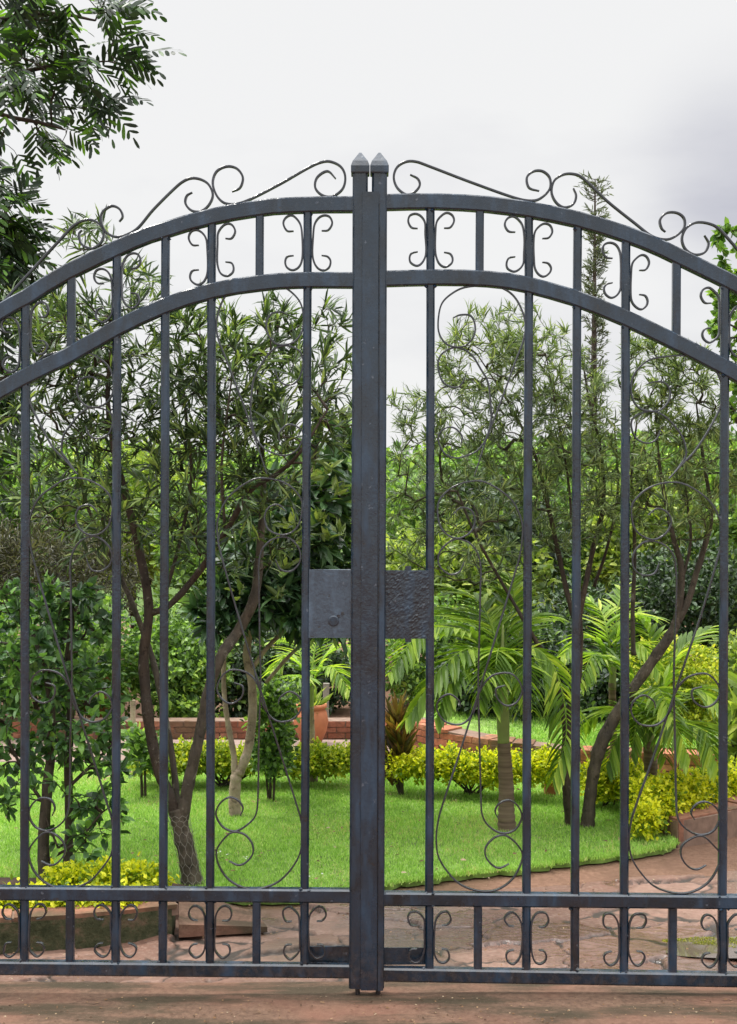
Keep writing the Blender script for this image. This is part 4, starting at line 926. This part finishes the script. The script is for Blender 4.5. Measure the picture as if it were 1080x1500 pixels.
# ------------------------------------------------------------------ shrubs, hedges and background trees
def shrub(name, label, cat, px, base_py, d, blobs, leaf, mat, n, group=None, T=T_BROAD, stem_r=.02, z0=0.0, outward=.8, core=True, trunk_top=None):
    """leaf clumps spread through the volume, on stems that run to every lobe; blobs: (px, py, d, rx px, ry px, depth m)"""
    base = P(px, 750 + (EYE - z0) * FPX / d, d); root = thing(name, label, cat, base, group)
    mb = MB()
    for b in blobs:
        c_ = P(b[0], b[1], b[2]); a = base + np.array((rng.normal(0, .02), rng.normal(0, .02), -.02))
        mid = (a + c_) / 2 + np.array((0, 0, .15 * np.linalg.norm(c_ - a))); 
        if trunk_top is not None:
            tp = P(*trunk_top); q = catmull([a, (a * .5 + tp * .5), tp, (tp + c_) / 2 + np.array((0, 0, .05)), c_], 4)
        else: q = catmull([a, mid, c_], 5)
        tube(mb, q, np.linspace(stem_r, stem_r * .3, len(q)), 6)
    mb.build('trunk' if cat == 'tree' else 'stem', M['bark_dark'], root, True)
    vol = np.array([b[3] * b[4] for b in blobs], float); nb = np.maximum((vol / vol.sum() * n / 9).astype(int), 6)
    O, D = [], []
    for b, k in zip(blobs, nb):
        v = rdir(k) * (rng.uniform(0.05, 1, k) ** .38)[:, None]; v *= (1 + .18 * np.sin(v[:, [0]] * 7 + b[0]) * np.cos(v[:, [2]] * 6 + b[1]))
        sc_ = np.array((b[3] * b[2] / FPX, b[5], b[4] * b[2] / FPX)); c_ = P(b[0], b[1], b[2])
        cp = c_ + v * sc_
        dirs = unit(v + rng.normal(0, .35, v.shape) + np.array((0, 0, .25)))
        m_ = 9
        O.append((cp[:, None] + rng.normal(0, leaf[0] * .55, (k, m_, 3))).reshape(-1, 3))
        D.append((dirs[:, None] * outward + rdir(k * m_).reshape(k, m_, 3) * .8).reshape(-1, 3))
    O = np.concatenate(O); D = np.concatenate(D); m_ = len(O)
    kk = O[:, 2] > z0 + .005; O = O[kk]; D = D[kk]; m_ = len(O)
    NM = unit(np.array((0, -.2, 1.)) + rng.normal(0, .6, (m_, 3)))
    link_mesh('crown' if cat == 'tree' else 'foliage', *leaves(O, D, NM, leaf[0] * rng.uniform(.6, 1.2, m_), leaf[1] * rng.uniform(.7, 1.2, m_), T), mat, root)
    return root
def row(px0, px1, py_c, d0, d1_, ry, rd, k, rx):
    return [(np.interp(i, (0, k - 1), (px0, px1)) + rng.normal(0, 3), py_c + rng.normal(0, 2.5), np.interp(i, (0, k - 1), (d0, d1_)), rx * rng.uniform(.8, 1.2), ry * rng.uniform(.68, 1.12), rd) for i in range(k)]
GH = 'clipped golden hedges round the lawn'
G2 = (.030, .017)
shrub('hedge', 'low golden hedge row at the back of the lawn, left of the gate post', 'hedge', 330, 1135, 8.75, row(215, 515, 1112, 8.75, 8.75, 20, .16, 16, 19), G2, M['gold_green'], 16000, GH, stem_r=.006, z0=LZ)
shrub('hedge', 'low golden hedge row behind the stout ringed palm', 'hedge', 690, 1145, 8.5, row(582, 806, 1122, 8.5, 8.35, 21, .15, 13, 18), G2, M['gold'], 15000, GH, stem_r=.006, z0=LZ)
shrub('hedge', 'bright yellow hedge block by the leaning trunk and slender palm', 'hedge', 885, 1165, 8.1, row(872, 935, 1142, 8.15, 8.1, 26, .15, 5, 18), G2, M['gold'], 7000, GH, stem_r=.006, z0=LZ)
shrub('hedge', 'thick yellow hedge spilling over the brick kerb on the right', 'hedge', 990, 1195, 7.55, [(940, 1180, 7.45, 20, 38, .15), (962, 1178, 7.5, 22, 36, .16), (985, 1170, 7.6, 24, 36, .16), (1010, 1165, 7.7, 24, 34, .16), (1036, 1158, 7.85, 24, 32, .16), (1062, 1152, 8.0, 22, 30, .16), (1088, 1148, 8.15, 24, 30, .16), (932, 1158, 7.7, 18, 30, .15), (945, 1195, 7.3, 18, 22, .1)], G2, M['gold'], 17000, GH, stem_r=.006, z0=LZ)
dk = 5.95
shrub('hedge', 'low yellow hedge clumps between the left kerb and the lawn', 'hedge', 150, 1290, dk, row(85, 225, 1286, 6.15, 6.1, 14, .10, 7, 20) + [(x, 1318, 5.75, 20, 9, .07) for x in (-20, 15, 50, 85, 120, 155, 190)], G2, M['gold'], 9000, GH, stem_r=.006, z0=.03)

# bronze cordyline and shrubs at the back of the lawn
def strap_plant(label, px, py, d, h, n, L, W, mat, cat='plant', name='strap_plant', lean=.55, z0=LZ):
    base = P(px, 750 + (EYE - z0) * FPX / d, d); root = thing(name, label, cat, base)
    mb = MB(); tops = []
    for i in range(4):
        t_ = base + np.array((rng.normal(0, .07), rng.normal(0, .07), h * rng.uniform(.5, .85))); tube(mb, [base + np.array((0, 0, -.02)), (base + t_) / 2, t_], (.012, .009, .006), 6); tops.append(t_)
    mb.build('stem', M['bark_brown'], root, True)
    O = np.array([tops[i % 4] + np.array((0, 0, rng.uniform(-.55, .05) * h)) for i in range(n)])
    D = unit(rdir(n) * lean + np.array((0, 0, .75)))
    link_mesh('foliage', *leaves(O, D, rdir(n), L * rng.uniform(.6, 1.15, n), W * rng.uniform(.7, 1.2, n), T_LEAFLET), M[mat], root)
    return root
strap_plant('bronze and green strap-leaved plant right beside the gate post', 589, 1140, 8.45, .54, 240, .19, .028, 'redplant')
shrub('shrub', 'small-leaved green shrub under the pale tree, before the golden hedge', 'shrub', 398, 1135, 8.3, [(395, 1060, 8.3, 30, 45, .14), (402, 1105, 8.3, 26, 30, .12), (410, 1030, 8.35, 28, 34, .12), (385, 1110, 8.3, 14, 24, .1)], (.04, .024), M['mid'], 3200, stem_r=.008, z0=LZ)
shrub('shrub', 'leafy green sapling at the left end of the golden hedge', 'shrub', 212, 1135, 8.4, [(212, 1105, 8.4, 22, 20, .1), (205, 1085, 8.4, 16, 14, .08)], (.06, .034), M['mid'], 500, stem_r=.01, z0=LZ)
for i, (lab, px, d, bl, n, mt) in enumerate([
    ('dark clipped shrub behind the brick edging, under the forked tree', 270, 11.5, [(265, 985, 11.4, 45, 65, .5), (300, 960, 11.5, 40, 60, .5), (235, 960, 11.6, 40, 70, .5), (270, 1035, 11.3, 45, 22, .4)], 9000, 'mid'),
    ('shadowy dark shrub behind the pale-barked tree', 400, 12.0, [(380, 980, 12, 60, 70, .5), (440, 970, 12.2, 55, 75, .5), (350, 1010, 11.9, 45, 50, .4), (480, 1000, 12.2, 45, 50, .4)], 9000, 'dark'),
    ('broad fresh green shrub behind the left bush', 60, 11.0, [(40, 960, 11, 90, 80, .6), (120, 980, 11.2, 70, 70, .6), (170, 960, 11.4, 50, 90, .5), (-60, 980, 11, 90, 90, .6)], 11000, 'fresh'),
    ('dull brownish conifer-like shrub at the far left', 60, 12.5, [(40, 830, 12.5, 100, 75, .7), (140, 840, 12.6, 70, 70, .6), (-60, 830, 12.5, 90, 90, .7)], 9000, 'brownish'),
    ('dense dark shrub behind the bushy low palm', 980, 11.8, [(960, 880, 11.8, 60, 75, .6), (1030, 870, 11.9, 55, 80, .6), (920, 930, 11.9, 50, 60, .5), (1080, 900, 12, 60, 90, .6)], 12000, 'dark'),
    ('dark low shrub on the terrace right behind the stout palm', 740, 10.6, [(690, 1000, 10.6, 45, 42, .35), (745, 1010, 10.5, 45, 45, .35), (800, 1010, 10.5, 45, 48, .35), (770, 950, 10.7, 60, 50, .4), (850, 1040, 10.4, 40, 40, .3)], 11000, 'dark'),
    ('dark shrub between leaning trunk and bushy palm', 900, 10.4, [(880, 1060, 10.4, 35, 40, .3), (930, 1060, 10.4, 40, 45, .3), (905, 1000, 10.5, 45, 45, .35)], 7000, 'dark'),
    ('mid green shrub right of the lock plate, beyond the retaining wall', 640, 12.6, [(600, 960, 12.6, 50, 60, .5), (660, 935, 12.7, 60, 60, .5), (715, 990, 12.5, 50, 50, .5), (630, 1010, 12.4, 45, 35, .4)], 9000, 'mid'),
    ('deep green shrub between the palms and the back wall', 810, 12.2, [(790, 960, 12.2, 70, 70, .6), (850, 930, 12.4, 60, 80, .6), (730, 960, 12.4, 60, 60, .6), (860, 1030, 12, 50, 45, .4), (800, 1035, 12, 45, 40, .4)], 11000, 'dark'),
    ]):
    shrub('shrub', lab, 'shrub', px, 0, d, bl, (.06, .032) if mt != 'brownish' else (.10, .014), M[mt], n, stem_r=.025)
shrub('hedge', 'clipped lime green hedge block behind the bushy palm', 'hedge', 985, 0, 10.2, [(945, 985, 10.2, 28, 48, .35), (985, 985, 10.2, 30, 48, .35), (1025, 990, 10.2, 30, 48, .35), (965, 1050, 10.2, 50, 50, .35), (1030, 1060, 10.2, 40, 50, .35)], (.035, .02), M['gold_green'], 15000, stem_r=.015)
strap_plant('broad-leaved bright green plant at the right edge of the drive', 1088, 1100, 8.6, .95, 110, .22, .065, 'bright', lean=.8, z0=0)
shrub('shrub', 'light green shrub beyond the drive at the right edge', 'shrub', 1090, 0, 10.8, [(1085, 1060, 10.8, 45, 60, .4), (1095, 980, 10.8, 45, 50, .4)], (.06, .03), M['bright'], 4500, stem_r=.02)

GT = 'garden trees beyond the lawn'
bt_ = [
 ('rounded mid green tree behind the left bush', -10, 15.0, [(-30, 740, 15, 110, 80, 1.0), (60, 730, 15, 90, 70, .9), (20, 800, 14.8, 120, 60, .9)], 9000, 'mid', (.10, .05)),
 ('yellow-green rounded tree showing between the two left bars', 200, 17.0, [(190, 720, 17, 75, 75, .9), (240, 760, 17, 80, 70, .9), (180, 800, 16.8, 90, 60, .9)], 9000, 'bright', (.10, .045)),
 ('mid green tree behind the forked tree', 320, 15.5, [(310, 780, 15.5, 90, 80, .9), (370, 770, 15.5, 80, 70, .9), (330, 870, 15.3, 100, 80, .9)], 10000, 'mid', (.10, .045)),
 ('dense green tree left of the lock plates', 470, 16.0, [(460, 740, 16, 70, 70, .9), (520, 760, 16, 70, 80, .9), (480, 850, 15.8, 90, 80, .9)], 9000, 'mid', (.11, .05)),
 ('bright lime bush right of the lock plates', 650, 14.0, [(640, 830, 14, 80, 55, .8), (720, 850, 14, 80, 55, .8), (600, 870, 14, 60, 60, .8), (680, 900, 13.8, 90, 50, .8)], 10000, 'bright', (.11, .05)),
 ('low olive green tree right beside the gate post, far back', 600, 15.2, [(590, 760, 15.2, 60, 60, .9), (640, 770, 15.3, 55, 50, .9), (600, 840, 15, 70, 60, .9)], 8000, 'mid', (.10, .04)),
 ('spreading dull green tree behind the stout palm', 720, 14.6, [(700, 750, 14.6, 70, 55, .9), (760, 800, 14.7, 70, 60, .9), (710, 820, 14.5, 80, 50, .9)], 9000, 'dark', (.10, .045)),
 ('pale green tree behind the dark upright tree', 800, 16.5, [(770, 770, 16.5, 80, 75, .9), (850, 760, 16.6, 80, 80, .9), (810, 850, 16.4, 100, 70, .9)], 9000, 'mid', (.10, .045)),
 ('bright green tree between leaning trunk and right bars', 940, 15.5, [(920, 750, 15.5, 60, 60, .9), (970, 770, 15.6, 80, 60, .9), (960, 820, 15.4, 90, 55, .9)], 8000, 'bright', (.10, .045)),
 ('mid green tree at the far right beyond the drive', 1070, 15.0, [(1060, 760, 15, 70, 75, .9), (1120, 740, 15, 80, 100, .9), (1080, 840, 15, 80, 70, .9)], 8000, 'mid', (.10, .05)),
]
for lab, px, d, bl, n, mt, lf in bt_:
    shrub('tree', lab, 'tree', px, 0, d, bl, lf, M[mt], n, GT, stem_r=.06, trunk_top=(px, 960, d))
# far wood on the hill as one mass
def far_wood():
    k = 900; x = rng.uniform(-45, 45, k); y = rng.uniform(26, 75, k); z = hill_z(x, y)
    keep = ~((x > 0.2 + y * .02) & (x < 3.2 + y * .03)) | (y > 60); x, y, z = x[keep], y[keep], z[keep]; k = len(x)
    h = rng.uniform(.6, 1.5, k); m_ = 110
    v = rdir(k * m_).reshape(k, m_, 3) * rng.uniform(.3, 1, (k, m_, 1)) ** .4
    O = (np.stack((x, y, z + h * .55), 1)[:, None] + v * np.stack((h * .8, h * .8, h * .6), 1)[:, None]).reshape(-1, 3)
    D = unit(v.reshape(-1, 3) + rng.normal(0, .5, (k * m_, 3)))
    n = len(O)
    o_ = link_mesh('woods', *leaves(O, D, rdir(n), rng.uniform(.22, .45, n), rng.uniform(.12, .25, n), T_BROAD), M['mid'])
    tag(o_, 'bushy green growth covering the distant hillside', 'woods', kind='stuff')
far_wood()
# tall thin conifer
def conifer():
    d = 25.0; base = P(868, 750 + EYE * FPX / d, d); root = thing('conifer', 'tall thin columnar conifer rising above the right gate leaf', 'tree', base)
    top = P(872, 262, d); mb = MB(); tube(mb, [base, (base + top) / 2, top], (.09, .06, .012), 8); mb.build('trunk', M['bark_dark'], root, True)
    O, D = [], []; mb = MB(); H = top[2] - base[2]
    for i in range(480):
        f = rng.uniform(.12, 1.0) ; a = rng.uniform(0, 6.28); r_ = (.30 - .10 * f) * rng.uniform(.5, 1.1) * (1.35 if f > .94 else 1)
        s_ = base * (1 - f) + top * f
        e = s_ + np.array((math.cos(a) * r_, math.sin(a) * r_, r_ * rng.uniform(.1, .7)))
        tube(mb, [s_, (s_ + e) / 2 - np.array((0, 0, .02)), e], (.008, .006, .003), 3)
        m_ = 10; t_ = rng.uniform(.25, 1.05, m_)
        O += list(s_ + (e - s_) * t_[:, None]); D += list(unit((e - s_)) + rdir(m_) * .9 + np.array((0, 0, .25)))
    mb.build('branches', M['bark_dark'], root)
    n = len(O); link_mesh('crown', *leaves(np.array(O), np.array(D), rdir(n), rng.uniform(.07, .14, n), rng.uniform(.014, .026, n), T_NARROW), M['conifer'], root)
conifer()

# ------------------------------------------------------------------ brickwork, pots, posts
def brick_wall(name, label, path, h0, h1, thick, mat, course=.045, blen=.14, z0=0.0, cap=None, cat='wall'):
    path = np.array(path, float); base = np.array((*path.mean(0), z0)); root = thing(name, label, cat, base)
    seg = np.linalg.norm(np.diff(path, axis=0), axis=1); cum = np.concatenate(([0], np.cumsum(seg))); tot = cum[-1]
    def at(s):
        x = np.interp(s, cum, path[:, 0]); y = np.interp(s, cum, path[:, 1]); i = min(np.searchsorted(cum, s, 'right') - 1, len(seg) - 1); t_ = (path[i + 1] - path[i]) / seg[i]
        return np.array((x, y)), t_
    mb = MB(); nc = max(1, int(round(max(h0, h1) / course)))
    for c_ in range(nc):
        s = -(c_ % 2) * blen / 2
        while s < tot:
            a, b = max(s, 0) + .004, min(s + blen, tot) - .004
            s += blen
            if b - a < .03: continue
            hm = np.interp((a + b) / 2, (0, tot), (h0, h1))
            zb = z0 + c_ * course; zt = min(zb + course - .006, z0 + hm)
            if zt - zb < .015: continue
            pa, ta = at(a); pb, tb = at(b); na = np.array((-ta[1], ta[0])) * (thick / 2 + rng.uniform(-.004, .004)); nb_ = np.array((-tb[1], tb[0])) * (thick / 2 + rng.uniform(-.004, .004))
            V = [(*(pa - na), zb), (*(pb - nb_), zb), (*(pb + nb_), zb), (*(pa + na), zb), (*(pa - na), zt), (*(pb - nb_), zt), (*(pb + nb_), zt), (*(pa + na), zt)]
            V = np.array(V) + rng.normal(0, .0015, (8, 3))
            mb.add(V, [(0,3,2,1),(4,5,6,7),(0,1,5,4),(1,2,6,5),(2,3,7,6),(3,0,4,7)])
    mb.build('brick_courses', M[mat], root)
    mb = MB(); k = 24; V = []
    for i in range(k + 1):
        s = tot * i / k; p_, t_ = at(s); n_ = np.array((-t_[1], t_[0])) * (thick / 2 - .009); hm = np.interp(s, (0, tot), (h0, h1)) - .008
        V += [(*(p_ - n_), z0 - .03), (*(p_ + n_), z0 - .03), (*(p_ + n_), z0 + hm), (*(p_ - n_), z0 + hm)]
    F = [(i*4+j, i*4+(j+1) % 4, i*4+4+(j+1) % 4, i*4+4+j) for i in range(k) for j in range(4)] + [(3, 2, 1, 0), (k*4, k*4+1, k*4+2, k*4+3)]
    mb.add(V, F); mb.build('mortar', M['mortar'], root)
    return root
def pg2(px, py, z=0): return tuple(PG(px, py, z)[:2])
kp = [pg2(-300, 1386), pg2(0, 1384), pg2(120, 1376), pg2(200, 1369), pg2(255, 1361)]
kb = brick_wall('brick_kerb', 'low kerb of the left flower bed with a brick top over a mossy face', kp, .022, .022, .13, 'brick_brown', course=.026, blen=.22, z0=.105)
mb = MB()
for (xa, ya), (xb, yb) in zip(kp[:-1], kp[1:]):
    V = [(xa, ya - .058, -.02), (xb, yb - .058, -.02), (xb, yb + .05, -.02), (xa, ya + .05, -.02), (xa, ya - .066, .106), (xb, yb - .066, .106), (xb, yb + .05, .106), (xa, ya + .05, .106)]
    mb.add(V, [(0,3,2,1),(4,5,6,7),(0,1,5,4),(1,2,6,5),(2,3,7,6),(3,0,4,7)])
mb.build('mossy_base', M['moss'], kb)
b = thing('kerb_slab', 'broken concrete slab end lying where the left kerb meets the drive', 'slab', PG(340, 1355))
mb = MB(); a1 = PG(262, 1370); a2 = PG(392, 1362); a3 = PG(375, 1342); a4 = PG(262, 1325)
V = [(a1[0], a1[1], -.01), (a2[0], a2[1], -.01), (a3[0], a3[1], -.01), (a4[0], a4[1], -.01), (a1[0], a1[1], .045), (a2[0], a2[1], .012), (a3[0], a3[1], .015), (a4[0], a4[1], .075)]
mb.add(V, [(0,3,2,1),(4,5,6,7),(0,1,5,4),(1,2,6,5),(2,3,7,6),(3,0,4,7)]); mb.build('slab_body', M['apron'], b)
flat_poly('flower_bed', [pg2(-300, 1376), pg2(0, 1372), pg2(150, 1364), pg2(240, 1350), pg2(275, 1312), pg2(238, 1302), pg2(0, 1299), pg2(-300, 1294)], 0.045, M['soil'], .04)
brick_wall('brick_wall', 'long low brick edging along the back path, left of the gate post', [(-5.5, 5.75), (0.55, 5.75)], .14, .14, .2, 'brick', z0=0)
brick_wall('brick_wall', 'curved brick retaining wall behind the stout palm', [(0.2, 5.4), (0.5, 4.95), (0.95, 4.60), (1.35, 4.5)], .25, .14, .2, 'brick_orange', z0=0)
brick_wall('brick_wall', 'brick edging wall behind the thick yellow hedge at right', [(1.45, 4.3), (2.3, 4.1), (3.6, 3.95)], .16, .16, .2, 'brick_orange', z0=0)
brick_wall('brick_kerb', 'weathered brick kerb holding the thick yellow hedge beside the drive', [pg2(975, 1228), pg2(1020, 1222), pg2(1075, 1208), pg2(1150, 1188), pg2(1300, 1160)], .12, .15, .22, 'brick_brown', course=.155, blen=.55)
# raised lawn behind the retaining wall
V = [(0.3, 5.5, .22), (0.6, 5.0, .20), (1.0, 4.68, .15), (1.38, 4.58, .12), (3.2, 4.45, .12), (3.2, 6.3, .24), (0.5, 6.0, .23)]
mb = MB(); mb.add(V, [tuple(range(7))]); ob = mb.build('terrace_ground', M['thatch']); ob['kind'] = 'structure'
nb = 26000; x = rng.uniform(.5, 3.1, nb); y = rng.uniform(4.5, 6.3, nb); kk = in_poly(x, y, [v[:2] for v in V]); x, y = x[kk], y[kk]; n = len(x)
zz = np.interp(y, (4.5, 5.5, 6.3), (.12, .22, .24))
tag(link_mesh('grass', *leaves(np.stack((x, y, zz - .01), 1), unit(np.stack((rng.normal(0, .4, n), rng.normal(0, .4, n), np.ones(n)), 1)), rdir(n), rng.uniform(.03, .06, n), rng.uniform(.005, .009, n), T_BLADE), M['grass']), 'raised lawn grass behind the brick retaining wall', 'grass', kind='stuff')

def lathe(mb, c_, prof, sides=28):
    V = []; n = len(prof)
    for r_, h in prof:
        for k in range(sides):
            a = 2 * math.pi * k / sides; V.append((c_[0] + r_ * math.cos(a), c_[1] + r_ * math.sin(a), c_[2] + h))
    F = [(i*sides+k, i*sides+(k+1) % sides, (i+1)*sides+(k+1) % sides, (i+1)*sides+k) for i in range(n - 1) for k in range(sides)] + [tuple(range(sides - 1, -1, -1))]
    mb.add(V, F)
def urn(label, px, d, s, z0=0.0):
    c_ = P(px, 750 + (EYE - z0) * FPX / d, d); root = thing('urn', label, 'pot', c_, 'terracotta pots in the garden')
    mb = MB(); lathe(mb, c_, [(.055*s, 0), (.075*s, .01*s), (.115*s, .10*s), (.132*s, .18*s), (.118*s, .25*s), (.102*s, .275*s), (.120*s, .285*s), (.120*s, .31*s), (.096*s, .31*s), (.092*s, .27*s)]); mb.build('body', M['terracotta'], root, True)
    mb = MB(); lathe(mb, c_, [(.001, .285*s), (.098*s, .286*s)][::-1]); mb.build('soil', M['soil'], root)
    n = 60; O = c_ + np.array((0, 0, .28*s)) + rng.normal(0, .02, (n, 3)); D = unit(rdir(n) * .8 + np.array((0, 0, .7)))
    link_mesh('plant', *leaves(O, D, rdir(n), rng.uniform(.08, .2, n) * s, rng.uniform(.02, .035, n) * s, T_BROAD), M['bright'], root)
urn('terracotta urn with a small plant beside the slim palm', 456, 10.35, 1.0)
urn('terracotta urn half hidden behind the left bush', 152, 11.3, 1.35, 0.0)
def block(label, name, px, py, d, sx, sz, mat, cat, z0=0.0):
    c_ = P(px, 750 + (EYE - z0) * FPX / d, d); mb = MB(); sweep(mb, [(c_[0], c_[2] - .02), (c_[0] + rng.normal(0, .004), c_[2] + sz * .5), (c_[0] + rng.normal(0, .006), c_[2] + sz)], sx, sx, c_[1]); o_ = mb.build(name, M[mat], None); tag(o_, label, cat); return o_
block('short pale wooden post behind the slim palm and urn', 'post', 478, 0, 11.2, .05, .36, 'white_wood', 'post')
block('thin grey metal post among the shrubs beyond the stout palm', 'post', 826, 0, 10.8, .035, .80, 'grey_metal', 'post')
block('small orange brick pier beside the dark upright trunk', 'brick_pier', 808, 0, gd(1160, LZ), .085, .085, 'terracotta', 'pier', LZ)
block('slim whitish trunk post by the back path under the forked tree', 'post', 194, 0, 9.9, .036, .40, 'bark_pale', 'post')
